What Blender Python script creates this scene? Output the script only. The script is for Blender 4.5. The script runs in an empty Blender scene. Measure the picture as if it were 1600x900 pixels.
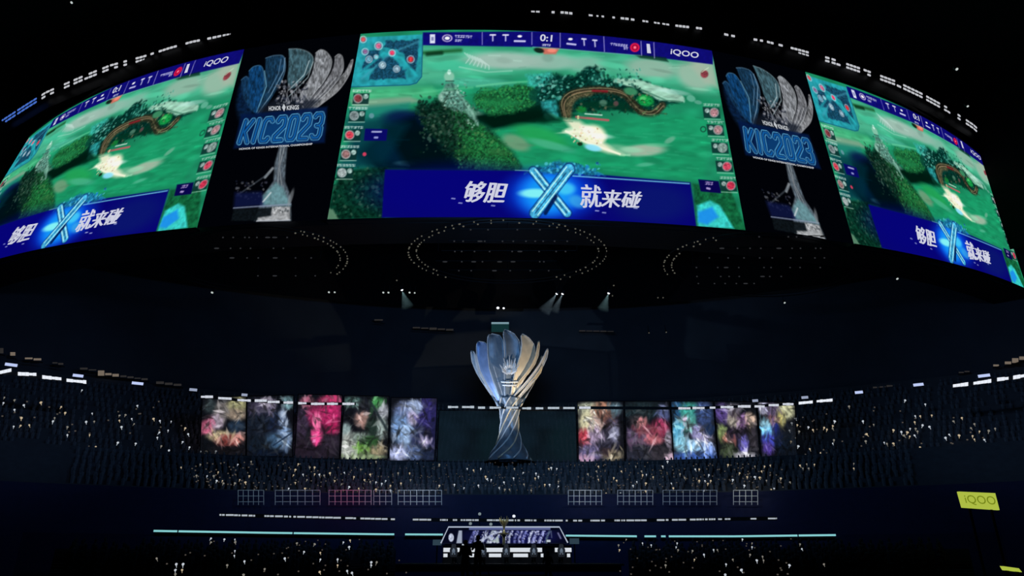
import bpy, bmesh, math, random
import numpy as np
from mathutils import Vector, Matrix
random.seed(7); rng = np.random.default_rng(7)
C = bpy.context.scene.collection
SC = bpy.context.scene
pi = math.pi

# ---------------------------------------------------------------- camera, world, exposure
F = 1067.0; TH = math.atan(420 / F); EYE = 2.0
cd = bpy.data.cameras.new('camera'); cd.sensor_width = 36; cd.lens = 36 * F / 1600
cd.clip_end = 600
cam = bpy.data.objects.new('camera', cd); C.objects.link(cam)
cam.location = (0, 0, EYE); cam.rotation_euler = (pi / 2 + TH, 0, 0)
SC.camera = cam
SC.view_settings.view_transform = 'Standard'; SC.view_settings.look = 'None'
SC.view_settings.exposure = 0.0; SC.view_settings.gamma = 1.0
SC.view_settings.use_curve_mapping = False
w = bpy.data.worlds.new('night'); SC.world = w; w.use_nodes = True
w.node_tree.nodes['Background'].inputs[0].default_value = (0.1, 0.25, 0.5, 1)
w.node_tree.nodes['Background'].inputs[1].default_value = 0.0015

def area_light(name, loc, target, size, power, col, sy=None):
    l = bpy.data.lights.new(name, 'AREA'); l.energy = power; l.color = col; l.size = size
    if sy: l.shape = 'RECTANGLE'; l.size_y = sy
    o = bpy.data.objects.new(name, l); C.objects.link(o); o.location = loc
    o.rotation_euler = (Vector(target) - Vector(loc)).to_track_quat('-Z', 'Y').to_euler()
    return o
def spot_light(name, loc, target, power, col, deg=30, blend=.5, r=.1):
    l = bpy.data.lights.new(name, 'SPOT'); l.energy = power; l.color = col
    l.spot_size = math.radians(deg); l.spot_blend = blend; l.shadow_soft_size = r
    o = bpy.data.objects.new(name, l); C.objects.link(o); o.location = loc
    o.rotation_euler = (Vector(target) - Vector(loc)).to_track_quat('-Z', 'Y').to_euler()
    return o
# unseen fill lights added to brighten the far stands and back wall
area_light('blue_fill', (0, 46, 24), (0, 101, 24), 14, 2300, (.2, .5, 1.0), 3)
area_light('blue_fill', (-30, 40, 24), (-62, 80, 20), 12, 160, (.3, .5, 1.0), 3)
area_light('blue_fill', (30, 40, 24), (62, 80, 20), 12, 220, (.2, .55, 1.0), 3)
for sx in (-1, 1):
    spot_light('tier_fill', (sx * 12, 30, 26), (sx * 60, 74, 17), 9000, (.35, .55, 1.0), 40, 1.0, 1.5)  # added soft spot lifting the side tiers, no fixture
spot_light('tier_fill', (0, 40, 24), (0, 80, 9), 2600, (.25, .6, 1.0), 60, 1.0, 1.5)
# unseen spots added to light the big trophy, cool left and warm right
spot_light('trophy_fill_cool', (-10, 77.5, 12), (-1.6, 83.5, 22), 5200, (.6, .75, 1.0), 56)
spot_light('trophy_fill_warm', (9.5, 76.5, 13), (.8, 83.5, 23), 5000, (1.0, .84, .62), 54)
spot_light('trophy_fill_front', (-3, 50, 22), (-.4, 85, 20), 1100, (.6, .85, 1.0), 20)

# ---------------------------------------------------------------- pixel / world helpers
def ray(px, py):
    x = np.asarray(px, float) - 800; y = 450 - np.asarray(py, float)
    return x, F * math.cos(TH) - y * math.sin(TH), F * math.sin(TH) + y * math.cos(TH)
def at(px, py, Y):
    X, YY, Z = ray(px, py); k = Y / YY
    return Vector((float(X * k), float(Y), float(Z * k + EYE)))
def on_z(px, py, h):                       # h above the eye
    X, Y, Z = ray(px, py); return X * h / Z, Y * h / Z
def at_r(px, py, r):                       # on a cylinder of radius r round the viewer
    X, Y, Z = (float(q_) for q_ in ray(px, py)); k = r / math.hypot(X, Y)
    return Vector((X * k, Y * k, Z * k + EYE))
def on_cone(px, py, r0, z0, m):            # z = z0 + m (r - r0)
    X, Y, Z = (float(q_) for q_ in ray(px, py)); h = math.hypot(X, Y); te = Z / h
    r = (z0 - EYE - m * r0) / (te - m)
    return Vector((X / h * r, Y / h * r, te * r + EYE))
def project(P):
    X, Y, Z = P[..., 0], P[..., 1], P[..., 2] - EYE
    fw = Y * math.cos(TH) + Z * math.sin(TH); up = -Y * math.sin(TH) + Z * math.cos(TH)
    return 800 + F * X / fw, 450 - F * up / fw

# ---------------------------------------------------------------- materials
MATS = {}
def lin(c): 
    c = np.asarray(c, float) / 255; return np.where(c <= .04045, c / 12.92, ((c + .055) / 1.055) ** 2.4)
def mat(name, rgb, rough=.7, metal=0.0, bump=0.0, bscale=3.0, var=.25):
    if name in MATS: return MATS[name]
    m = bpy.data.materials.new(name); m.use_nodes = True; nt = m.node_tree
    b = nt.nodes['Principled BSDF']; b.inputs['Roughness'].default_value = rough; b.inputs['Metallic'].default_value = metal
    b.inputs['Specular IOR Level'].default_value = .2
    tc = nt.nodes.new('ShaderNodeTexCoord'); n = nt.nodes.new('ShaderNodeTexNoise'); n.inputs['Scale'].default_value = bscale
    n.inputs['Detail'].default_value = 3
    nt.links.new(tc.outputs['Object'], n.inputs['Vector'])
    mx = nt.nodes.new('ShaderNodeMix'); mx.data_type = 'RGBA'
    mx.inputs[6].default_value = (*[v * (1 - var) for v in rgb], 1); mx.inputs[7].default_value = (*[min(1, v * (1 + var)) for v in rgb], 1)
    nt.links.new(n.outputs['Fac'], mx.inputs[0]); nt.links.new(mx.outputs[2], b.inputs['Base Color'])
    if bump:
        bp = nt.nodes.new('ShaderNodeBump'); bp.inputs['Strength'].default_value = bump
        nt.links.new(n.outputs['Fac'], bp.inputs['Height']); nt.links.new(bp.outputs['Normal'], b.inputs['Normal'])
    MATS[name] = m; return m
def glow(name, rgb255, k=1.0, sample=False):
    if name in MATS: return MATS[name]
    m = bpy.data.materials.new(name); m.use_nodes = True; nt = m.node_tree; nt.nodes.clear()
    o = nt.nodes.new('ShaderNodeOutputMaterial'); e = nt.nodes.new('ShaderNodeEmission')
    e.inputs[0].default_value = (*lin(rgb255), 1); e.inputs[1].default_value = k
    nt.links.new(e.outputs[0], o.inputs[0])
    if not sample: m.cycles.emission_sampling = 'NONE'
    MATS[name] = m; return m
def display_mat(name, see_through=0.0, k=1.0):
    if name in MATS: return MATS[name]
    m = bpy.data.materials.new(name); m.use_nodes = True; nt = m.node_tree; nt.nodes.clear()
    o = nt.nodes.new('ShaderNodeOutputMaterial'); e = nt.nodes.new('ShaderNodeEmission')
    a = nt.nodes.new('ShaderNodeAttribute'); a.attribute_name = 'picture'
    nt.links.new(a.outputs['Color'], e.inputs[0]); e.inputs[1].default_value = k
    if see_through:
        t = nt.nodes.new('ShaderNodeBsdfTransparent'); t.inputs[0].default_value = (see_through,) * 3 + (1,)
        ad = nt.nodes.new('ShaderNodeAddShader'); nt.links.new(e.outputs[0], ad.inputs[0]); nt.links.new(t.outputs[0], ad.inputs[1])
        nt.links.new(ad.outputs[0], o.inputs[0])
    else: nt.links.new(e.outputs[0], o.inputs[0])
    m.cycles.emission_sampling = 'NONE'
    MATS[name] = m; return m
BLACK = mat('black_painted_steel', (.004, .004, .005), .6, 0, .1)
CONC = mat('dark_stand_concrete', (.055, .06, .07), .9, 0, .2, 1.5)
WALLM = mat('dark_rear_wall_cladding', (.04, .05, .065), .9, 0, .1, .3)
FLOORM = mat('dark_arena_floor', (.015, .016, .02), .6, 0, .1, .8)
ROOFM = mat('black_roof_deck', (.004, .004, .005), .95, 0, 0, .2)
CROWD = mat('crowd_clothing', (.10, .11, .13), .9, 0, .1, 6)
CLOTH = mat('dark_clothing', (.03, .032, .04), .9, 0, .1, 6)
SKIN = mat('skin', (.35, .22, .16), .6, 0, 0, 8, .1)
HAIR = mat('black_hair', (.008, .007, .006), .6, 0, .2, 30)
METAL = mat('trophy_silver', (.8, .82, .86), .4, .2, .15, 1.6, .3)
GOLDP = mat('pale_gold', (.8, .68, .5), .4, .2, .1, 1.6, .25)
BLUE = mat('blue_enamel', (.3, .42, .7), .4, .3, .1, 1.6, .3)
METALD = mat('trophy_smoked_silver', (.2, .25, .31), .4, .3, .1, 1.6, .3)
GOLD = mat('gold_plate', (.75, .62, .35), .3, .8, 0, 4, .1)
RAILM = mat('white_painted_rail', (.7, .72, .75), .5, .1, 0, 4, .1)
NAVY = mat('navy_barrier_board', (.01, .014, .06), .6, 0, 0, 2)
WHITE = glow('white_led', (235, 240, 250), 1.0)
WHITE2 = glow('bright_white_led', (245, 248, 255), 1.6)
BLUEW = glow('bluish_white_led', (188, 202, 244), 1.0)
COOL = glow('cool_light_stick', (188, 196, 204), 1.0)
WARM = glow('warm_light_stick', (190, 172, 142), 1)
DIM = glow('dim_lamp', (92, 90, 80), 1.0)
TEAL = glow('teal_led_line', (128, 196, 200), 1.1)
RED = glow('red_led', (170, 20, 60), 1.0)

# ---------------------------------------------------------------- object helpers
def link(name, me, m=None, parent=None):
    o = bpy.data.objects.new(name, me); C.objects.link(o)
    if m is not None: me.materials.append(m)
    if parent is not None: o.parent = parent
    return o
def tag(o, label, cat, group=None, kind=None):
    o['label'] = label; o['category'] = cat
    if group: o['group'] = group
    if kind: o['kind'] = kind
    return o
def thing(name, loc, label, cat, group=None, rz=0):
    o = bpy.data.objects.new(name, None); C.objects.link(o); o.location = loc; o.rotation_euler = (0, 0, rz)
    o.empty_display_size = .3
    return tag(o, label, cat, group)
def struct(name, me, m, label=None):
    o = link(name, me, m); o['kind'] = 'structure'
    if label: o['label'] = label
    return o
class MB:
    def __init__(s): s.v = []; s.f = []
    def add(s, vs, fs):
        n = len(s.v); s.v += [tuple(v) for v in vs]; s.f += [tuple(i + n for i in f) for f in fs]; return s
    def box(s, a, b, M=None):
        vs = [Vector((x, y, z)) for x in (a[0], b[0]) for y in (a[1], b[1]) for z in (a[2], b[2])]
        if M is not None: vs = [M @ v for v in vs]
        return s.add(vs, [(0, 1, 3, 2), (4, 6, 7, 5), (0, 4, 5, 1), (2, 3, 7, 6), (0, 2, 6, 4), (1, 5, 7, 3)])
    def tube(s, pts, r, n=6, cap=True):
        pts = [Vector(p) for p in pts]; rr = r if isinstance(r, (list, tuple)) else [r] * len(pts); rings = []
        for i, p in enumerate(pts):
            d = (pts[min(i + 1, len(pts) - 1)] - pts[max(i - 1, 0)]).normalized()
            u = d.cross(Vector((0, 0, 1))); u = u.normalized() if u.length > 1e-3 else Vector((1, 0, 0))
            q = d.cross(u)
            rings.append([p + (u * math.cos(2 * pi * k / n) + q * math.sin(2 * pi * k / n)) * rr[i] for k in range(n)])
        vs = [v for R in rings for v in R]; fs = []
        for i in range(len(pts) - 1):
            for k in range(n): fs.append((i * n + k, i * n + (k + 1) % n, (i + 1) * n + (k + 1) % n, (i + 1) * n + k))
        if cap: fs += [tuple(range(n))[::-1], tuple((len(pts) - 1) * n + k for k in range(n))]
        return s.add(vs, fs)
    def lathe(s, prof, n=12, c=(0, 0, 0), sx=1, sy=1):
        vs = []; fs = []
        for r, z in prof:
            for k in range(n): vs.append((c[0] + sx * r * math.cos(2 * pi * k / n), c[1] + sy * r * math.sin(2 * pi * k / n), c[2] + z))
        for i in range(len(prof) - 1):
            for k in range(n): fs.append((i * n + k, i * n + (k + 1) % n, (i + 1) * n + (k + 1) % n, (i + 1) * n + k))
        fs += [tuple(range(n))[::-1], tuple((len(prof) - 1) * n + k for k in range(n))]
        return s.add(vs, fs)
    def mesh(s, name, smooth=False):
        me = bpy.data.meshes.new(name); me.from_pydata(s.v, [], s.f); me.update()
        if smooth: me.polygons.foreach_set('use_smooth', [True] * len(me.polygons))
        return me
def grid_mesh(name, P, col=None):
    """P: (ny, nx, 3) points, col: (ny, nx, 3) linear colours"""
    ny, nx = P.shape[:2]
    me = bpy.data.meshes.new(name)
    i = np.arange(ny * nx).reshape(ny, nx)
    q = np.stack([i[:-1, :-1], i[:-1, 1:], i[1:, 1:], i[1:, :-1]], -1).reshape(-1, 4)
    me.vertices.add(ny * nx); me.vertices.foreach_set('co', P.reshape(-1).astype(np.float32))
    me.loops.add(len(q) * 4); me.loops.foreach_set('vertex_index', q.reshape(-1).astype(np.int32))
    me.polygons.add(len(q)); me.polygons.foreach_set('loop_start', np.arange(0, len(q) * 4, 4, dtype=np.int32))
    me.update(calc_edges=True); me.validate()
    if col is not None:
        a = me.color_attributes.new('picture', 'FLOAT_COLOR', 'POINT')
        c = np.ones((ny * nx, 4), np.float32); c[:, :3] = col.reshape(-1, 3); a.data.foreach_set('color', c.reshape(-1))
    return me

# ---------------------------------------------------------------- painting display pictures with numpy
def vnoise(x, y, seed):
    r = np.random.default_rng(seed); L = r.random((128, 128))
    xi = np.floor(x).astype(int); yi = np.floor(y).astype(int); fx = x - xi; fy = y - yi
    fx = fx * fx * (3 - 2 * fx); fy = fy * fy * (3 - 2 * fy)
    g = lambda a, b: L[b % 128, a % 128]
    return (g(xi, yi) * (1 - fx) + g(xi + 1, yi) * fx) * (1 - fy) + (g(xi, yi + 1) * (1 - fx) + g(xi + 1, yi + 1) * fx) * fy
class Canvas:
    def __init__(s, x0, y0, x1, y1, k=2, base=(0, 0, 0)):
        s.x0, s.y0, s.x1, s.y1, s.k = x0, y0, x1, y1, k
        nx, ny = int((x1 - x0) * k), int((y1 - y0) * k)
        s.X, s.Y = np.meshgrid(x0 + (np.arange(nx) + .5) / k, y0 + (np.arange(ny) + .5) / k)
        s.A = np.zeros((ny, nx, 3)) + np.array(base, float); s.seed = 1
    def win(s, bx0, by0, bx1, by1):
        c = lambda v, n: int(max(0, min(n, v)))
        return (slice(c((by0 - s.y0) * s.k, s.A.shape[0]), c((by1 - s.y0) * s.k + 1, s.A.shape[0])),
                slice(c((bx0 - s.x0) * s.k, s.A.shape[1]), c((bx1 - s.x0) * s.k + 1, s.A.shape[1])))
    def blend(s, w, m, col, tex=0, ts=3, aspect=1.0):
        if m.size == 0: return
        col = np.array(col, float)[None, None, :] + np.zeros(m.shape + (3,))
        if tex:
            s.seed += 1; X, Y = s.X[w], s.Y[w]
            n = vnoise(X / (ts * aspect), Y / ts, s.seed) * .6 + vnoise(X / ts * 2 / aspect, Y / ts * 2, s.seed + 50) * .4
            col = col * (1 + tex * (n[..., None] * 2 - 1))
        s.A[w] = s.A[w] * (1 - m[..., None]) + col * m[..., None]
    def ell(s, cx, cy, rx, ry, col, soft=.5, rot=0, a=1, **kw):
        R = max(rx, ry) * (1 + soft) + 2; w = s.win(cx - R, cy - R, cx + R, cy + R)
        X, Y = s.X[w] - cx, s.Y[w] - cy; c, t = math.cos(rot), math.sin(rot)
        d = np.hypot((X * c + Y * t) / rx, (-X * t + Y * c) / ry)
        m = np.clip((1 + soft / 2 - d) / max(soft, .02), 0, 1); s.blend(w, m * m * (3 - 2 * m) * a, col, **kw)
    def ring(s, cx, cy, r, wd, col, a=1, ry=None):
        ry = ry or r; R = max(r, ry) + wd + 2; w = s.win(cx - R, cy - R, cx + R, cy + R)
        d = abs(np.hypot((s.X[w] - cx), (s.Y[w] - cy) * r / ry) - r)
        s.blend(w, np.clip(1 - (d - wd / 2) / .8, 0, 1) * (d < wd / 2 + .8) * a, col)
    def segd(s, X, Y, pts, closed):
        D = np.full(X.shape, 1e9); n = len(pts)
        for i in range(n if closed else n - 1):
            (ax, ay), (bx, by) = pts[i], pts[(i + 1) % n]; dx, dy = bx - ax, by - ay
            t = np.clip(((X - ax) * dx + (Y - ay) * dy) / (dx * dx + dy * dy + 1e-9), 0, 1)
            D = np.minimum(D, np.hypot(X - ax - t * dx, Y - ay - t * dy))
        return D
    def poly(s, pts, col, soft=1.0, a=1, wob=0, **kw):
        xs = [p[0] for p in pts]; ys = [p[1] for p in pts]; e = soft + 1 + wob
        w = s.win(min(xs) - e, min(ys) - e, max(xs) + e, max(ys) + e); X, Y = s.X[w], s.Y[w]
        if X.size == 0: return
        if wob:
            s.seed += 1; X = X + wob * 2 * (vnoise(X / 5, Y / 5, s.seed) - .5); Y = Y + wob * 2 * (vnoise(X / 5, Y / 5, s.seed + 9) - .5)
        D = s.segd(X, Y, pts, True); ins = np.zeros(X.shape, bool); n = len(pts)
        for i in range(n):
            (ax, ay), (bx, by) = pts[i], pts[(i + 1) % n]
            if ay == by: continue
            ins ^= ((ay > Y) != (by > Y)) & (X < (bx - ax) * (Y - ay) / (by - ay) + ax)
        sd = np.where(ins, -D, D); s.blend(w, np.clip(.5 - sd / soft, 0, 1) * a, col, **kw)
    def line(s, pts, wd, col, a=1, soft=1.0, **kw):
        xs = [p[0] for p in pts]; ys = [p[1] for p in pts]; e = wd + soft + 1
        w = s.win(min(xs) - e, min(ys) - e, max(xs) + e, max(ys) + e); X, Y = s.X[w], s.Y[w]
        if X.size == 0: return
        D = s.segd(X, Y, pts, False); s.blend(w, np.clip(.5 - (D - wd / 2) / soft, 0, 1) * a, col, **kw)
    def specks(s, x0, y0, x1, y1, n, cols, r=(.6, 2.2), a=.7):
        R = np.random.default_rng(int(x0 * 7 + y0 * 13 + n))
        for _ in range(n):
            c = cols[int(R.integers(len(cols)))]
            s.ell(R.uniform(x0, x1), R.uniform(y0, y1), R.uniform(*r), R.uniform(*r), c, .8, R.uniform(0, 3), a)
    def sample(s, px, py):
        x = np.clip((px - s.x0) * s.k - .5, 0, s.A.shape[1] - 1.001); y = np.clip((py - s.y0) * s.k - .5, 0, s.A.shape[0] - 1.001)
        xi, yi = x.astype(int), y.astype(int); fx, fy = (x - xi)[..., None], (y - yi)[..., None]; A = s.A
        return (A[yi, xi] * (1 - fx) + A[yi, xi + 1] * fx) * (1 - fy) + (A[yi + 1, xi] * (1 - fx) + A[yi + 1, xi + 1] * fx) * fy
def smoothc(P): return smooth(list(P) + [P[0]], 5)
def smooth(P, n=6):
    P = [P[0]] + list(P) + [P[-1]]; o = []
    for i in range(1, len(P) - 2):
        for k in range(n):
            t = k / n; a, b, c_, d = P[i - 1], P[i], P[i + 1], P[i + 2]
            o.append(tuple(.5 * (2 * b[j] + (c_[j] - a[j]) * t + (2 * a[j] - 5 * b[j] + 4 * c_[j] - d[j]) * t * t + (3 * b[j] - a[j] - 3 * c_[j] + d[j]) * t ** 3) for j in (0, 1)))
    return o + [P[-1]]
def glyphs(c, x0, y0, x1, y1, n, col, h, seed=0):
    """rows of tiny unreadable marks"""
    R = np.random.default_rng(seed)
    for i in range(n):
        t = (i + .5) / n; x = x0 + (x1 - x0) * t; y = y0 + (y1 - y0) * t; w_ = abs(x1 - x0) / n * .4
        c.line([(x - w_, y - h * .4), (x + w_, y - h * .4)], .9, col, .8); c.line([(x - w_ * R.uniform(-1, 1), y - h * .5), (x, y + h * .5)], .9, col, .8)
        if R.random() < .6: c.line([(x - w_, y + h * .4), (x + w_, y + h * .3)], .9, col, .8)

def paint_game():
    c = Canvas(495, 44, 1180, 372, 2, (26, 120, 84))
    L = c
    # field tones
    L.blend(L.win(495, 44, 1180, 372), np.ones(L.X.shape), (28, 124, 88), tex=.22, ts=16, aspect=2.6)
    L.poly([(560, 66), (1112, 90), (1120, 150), (980, 125), (860, 112), (700, 128), (560, 150)], (74, 168, 134), 22, .95, tex=.12, ts=9, aspect=3)
    L.ell(790, 96, 62, 13, (150, 172, 162), .8, .02, .9); L.ell(860, 98, 40, 12, (140, 168, 156), .8, 0, .8)
    L.ell(915, 102, 28, 12, (128, 165, 150), .9, 0, .7); L.ell(1018, 108, 40, 15, (136, 164, 148), .8, .12, .85)
    L.ell(1085, 118, 30, 22, (140, 168, 150), .7, .5, .9); L.poly([(1068, 92), (1114, 98), (1122, 140), (1100, 130)], (150, 165, 148), 8, .8)
    L.ell(628, 112, 30, 14, (78, 172, 138), .9, 0, .7); L.ell(700, 104, 34, 8, (62, 176, 140), .9, 0, .7)
    L.ell(742, 130, 60, 7, (84, 172, 150), .9, .03, .6)
    L.poly([(545, 142), (675, 136), (690, 150), (640, 160), (550, 166)], (62, 160, 112), 6, .9, tex=.1, ts=6, aspect=3)
    L.poly([(548, 158), (640, 152), (660, 160), (560, 176)], (126, 146, 128), 6, .75)
    L.poly([(545, 170), (640, 162), (640, 176), (600, 190), (540, 205)], (30, 120, 105), 8, .9)
    L.poly([(560, 200), (620, 178), (660, 185), (650, 210), (600, 262), (520, 270)], (14, 74, 78), 16, .9)
    L.line([(660, 84), (720, 80)], 5, (20, 70, 30), .8, 5); L.line([(668, 86), (690, 84)], 6, (10, 40, 22), .8, 4)
    # emblem of pale swirls on the sand
    for k in range(7):
        L.line([(726 + k * 4, 84 + k * 1.5), (734 + k * 5, 92 + k * 2), (728 + k * 6, 100 + k * 1.6)], 1.8, (188, 212, 205), .5)
    L.line([(718, 106), (760, 114), (800, 112)], 2, (170, 205, 190), .5, 2)
    # dark lake and dark wood
    L.poly([(612, 186), (668, 168), (742, 186), (800, 240), (815, 268), (590, 270), (560, 240), (600, 205)], (3, 22, 32), 16, .97)
    L.ell(632, 190, 34, 16, (10, 24, 66), .8, .1, .8); L.ell(620, 235, 36, 22, (4, 30, 52), .8, 0, .8)
    L.ell(633, 256, 16, 4, (30, 66, 80), .9, 0, .8); L.ell(655, 236, 10, 7, (18, 40, 42), .9, 0, .8); L.ell(648, 222, 9, 4, (16, 40, 42), .9, 0, .7)
    L.poly([(740, 180), (860, 160), (900, 182), (840, 200), (770, 205)], (0, 22, 16), 12, .95)
    # diagonal bushes
    L.poly([(652, 176), (690, 154), (722, 160), (752, 196), (790, 222), (816, 262), (722, 266), (700, 232), (668, 205)], (22, 62, 38), 9, .95, 5, tex=.75, ts=2.6)
    L.poly([(715, 205), (752, 198), (800, 236), (812, 264), (745, 266)], (28, 98, 52), 10, .8, 5, tex=.6, ts=2.2)
    L.poly([(600, 200), (650, 182), (668, 205), (700, 240), (716, 266), (640, 268)], (2, 16, 20), 14, .85)
    L.poly([(648, 168), (690, 154), (705, 178), (716, 230), (700, 250), (672, 210)], (10, 34, 28), 8, .7, 5, tex=.8, ts=2.4)
    L.specks(655, 165, 720, 240, 90, [(8, 26, 22), (40, 66, 56), (22, 44, 38), (66, 84, 74)], (1, 3), .6)
    L.specks(660, 165, 745, 225, 80, [(60, 92, 80), (34, 70, 48), (86, 104, 88), (10, 30, 22)], (1, 3), .6)
    L.specks(712, 205, 812, 264, 150, [(52, 138, 70), (14, 48, 30), (70, 120, 70), (26, 100, 48)], (.8, 2.4), .6)
    L.poly([(742, 148), (792, 136), (832, 134), (842, 156), (828, 172), (764, 184), (744, 168)], (26, 92, 52), 6, .95, 4, tex=.6, ts=2.4)
    L.specks(745, 138, 838, 178, 110, [(50, 130, 66), (14, 52, 34), (60, 150, 80), (30, 80, 40)], (.8, 2.2), .65)
    # pale standing rock with a rounded top and sloping foot
    L.poly([(690, 146), (698, 132), (712, 132), (720, 148), (734, 164), (746, 184), (748, 200), (726, 176), (712, 170), (694, 160)], (92, 138, 122), 4, .95, 2, tex=.35, ts=4)
    L.ell(702, 121, 8, 8, (120, 176, 152), .5); L.ell(702, 114, 3, 4, (200, 230, 220), .7, 0, .8); L.ell(693, 153, 8, 8, (122, 160, 146), .6)
    L.ell(703, 136, 8, 6, (70, 116, 104), .6, 0, .8); L.line([(716, 152), (740, 180), (746, 196)], 3, (130, 172, 156), .7, 3)
    L.line([(706, 132), (716, 160), (722, 172)], 2.4, (40, 80, 74), .7, 2)
    L.poly([(690, 146), (716, 146), (730, 168), (724, 176), (706, 172), (692, 166)], (74, 116, 104), 3, .85, 2, tex=.6, ts=2.5)
    L.line([(697, 128), (709, 128)], 2, (40, 70, 64), .8, 1.5); L.line([(694, 143), (716, 142)], 2.2, (34, 62, 56), .7, 1.5); L.specks(690, 130, 730, 176, 46, [(150, 192, 176), (40, 70, 62), (96, 140, 124)], (1, 2.6), .6)
    L.specks(728, 165, 748, 200, 24, [(140, 180, 164), (50, 86, 74)], (1, 2.2), .6)
    L.line(smooth([(560, 150), (640, 148), (690, 142), (738, 138)]), 3, (96, 186, 140), .5, 4); L.line(smooth([(745, 136), (790, 131), (836, 128)]), 2.5, (110, 200, 150), .6, 3)
    L.poly([(742, 172), (764, 186), (830, 174), (856, 178), (840, 190), (768, 200), (744, 188)], (2, 26, 18), 6, .85)
    # teal rocks and dark trees of the centre
    L.poly([(842, 128), (862, 116), (906, 118), (930, 106), (946, 124), (1000, 126), (1060, 150), (1068, 158), (1010, 176), (960, 172), (880, 178), (862, 190), (838, 172), (836, 150)], (6, 44, 38), 6, .96, 4, tex=.6, ts=3)
    L.poly([(822, 118), (862, 114), (858, 130), (840, 140), (824, 136)], (50, 150, 140), 5, .85, 2, tex=.3, ts=3)
    L.ell(836, 150, 10, 10, (10, 60, 50), .6, 0, .8); L.specks(838, 120, 885, 158, 90, [(60, 150, 136), (8, 40, 40), (110, 180, 165), (20, 80, 70)], (1, 3.2), .65)
    L.poly([(843, 160), (868, 158), (874, 186), (858, 190), (848, 178)], (40, 132, 132), 4, .9, 2, tex=.35, ts=4); L.ell(860, 184, 11, 6, (70, 170, 150), .6, .2, .8)
    L.poly([(822, 170), (844, 164), (846, 182), (822, 182)], (4, 34, 24), 5, .9)
    L.ell(920, 116, 11, 11, (6, 46, 40), .5, 0, .95, tex=.5, ts=2); L.ell(929, 126, 10, 8, (24, 84, 74), .6, 0, .7)
    L.specks(900, 108, 1000, 136, 70, [(16, 76, 66), (60, 150, 130), (4, 30, 28)], (.8, 2.6), .6)
    # brown arch of twisted roots
    arch = [(884, 184), (880, 164), (890, 150), (914, 143), (950, 142), (974, 148), (988, 162), (1002, 176), (1020, 178), (1034, 166)]; arch = smooth(arch)
    L.line(arch, 12, (44, 44, 32), .95, 4, tex=.6, ts=2); L.line(smooth([(886, 186), (890, 162), (902, 150), (920, 146)]), 12, (84, 78, 56), .9, 5, tex=.5, ts=2)
    for o_, cl in ((-3.5, (140, 128, 96)), (-1, (52, 44, 34)), (1.5, (150, 128, 100)), (4, (40, 50, 34))):
        L.line([(x + o_ * .7, y + o_ * .8) for x, y in arch], 1.4, cl, .75)
    L.line([(926, 143), (948, 144)], 3.5, (124, 22, 34), .8, 2)
    L.ell(985, 144, 11, 6, (60, 130, 92), .6, .2, .9); L.ell(1008, 158, 13, 9, (22, 140, 66), .5, .25, .95, tex=.35, ts=2)
    L.ell(1004, 155, 5, 3, (90, 190, 110), .8, 0, .8)
    L.poly([(906, 160), (976, 160), (992, 178), (960, 172), (912, 170)], (6, 48, 34), 5, .9); L.ell(942, 162, 6, 5, (90, 130, 110), .7, 0, .7); L.ell(962, 163, 4, 4, (110, 70, 76), .7, 0, .7)
    L.ell(908, 172, 8, 5, (20, 110, 50), .7)
    L.specks(880, 142, 985, 186, 60, [(20, 30, 22), (120, 112, 86), (60, 70, 46), (10, 44, 34)], (.8, 2.4), .5); L.specks(985, 140, 1040, 182, 46, [(30, 70, 40), (120, 112, 84), (16, 40, 26), (90, 150, 90)], (.8, 2.4), .55)
    # pale fallen log
    L.poly([(956, 124), (990, 124), (1050, 142), (1070, 154), (1068, 161), (1030, 158), (992, 138), (958, 130)], (146, 190, 168), 3, .95, 1, tex=.2, ts=4, aspect=3)
    L.line([(990, 136), (1040, 158), (1062, 160)], 2.5, (60, 110, 90), .8, 2); L.ell(1079, 155, 7, 5, (90, 160, 135), .5, .3, .9); L.ell(1090, 161, 6, 3, (90, 150, 130), .6, .2, .8)
    # lower fields
    L.poly([(770, 205), (860, 184), (900, 190), (1070, 180), (1110, 190), (1100, 285), (1000, 278), (880, 262), (818, 262), (800, 236)], (26, 136, 92), 10, .85, tex=.14, ts=7, aspect=3.2)
    L.ell(845, 215, 42, 14, (36, 150, 76), .9, .3, .7); L.ell(806, 224, 22, 11, (112, 142, 112), .7, .4, .8); L.ell(860, 228, 36, 6, (80, 166, 140), .9, .25, .6)
    L.ell(1004, 236, 34, 9, (148, 166, 146), .7, -.05, .95); L.ell(965, 234, 30, 7, (110, 168, 136), .9, .1, .7); L.ell(1046, 220, 9, 4, (110, 160, 136), .8, -.5, .7)
    L.ell(1008, 258, 14, 3, (90, 170, 140), .9, -.1, .6)
    for k in range(26):
        x = 930 + 6.2 * (k * 37 % 26); y = 190 + (k * 53 % 80)
        L.line([(x, y), (x + 18, y + 1.5)], 1.6, (70, 176, 136), .22, 2)
    # bright splash
    L.poly([(882, 188), (905, 190), (925, 204), (946, 214), (944, 224), (960, 236), (974, 243), (950, 240), (920, 230), (896, 214), (880, 206), (892, 202)], (214, 214, 186), 8, .95)
    L.ell(928, 210, 18, 13, (240, 228, 200), .8, .3, .95); L.line([(884, 206), (912, 222), (968, 242)], 3, (236, 234, 205), .85, 2)
    L.specks(892, 195, 940, 225, 40, [(240, 190, 160), (255, 250, 230), (150, 110, 90), (190, 200, 150)], (.8, 2), .7)
    L.ell(926, 232, 13, 5, (130, 205, 230), .7, .2, .9); L.ell(906, 226, 4, 3, (20, 50, 30), .6)
    L.line([(900, 184), (950, 189)], 3.4, (176, 84, 90), .9, 1.5); L.line([(914, 179), (940, 181)], 2, (200, 225, 210), .8, 1.5); L.line([(903, 183), (903, 186)], 3, (230, 220, 160), .8)
    R_ = np.random.default_rng(5)
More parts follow.
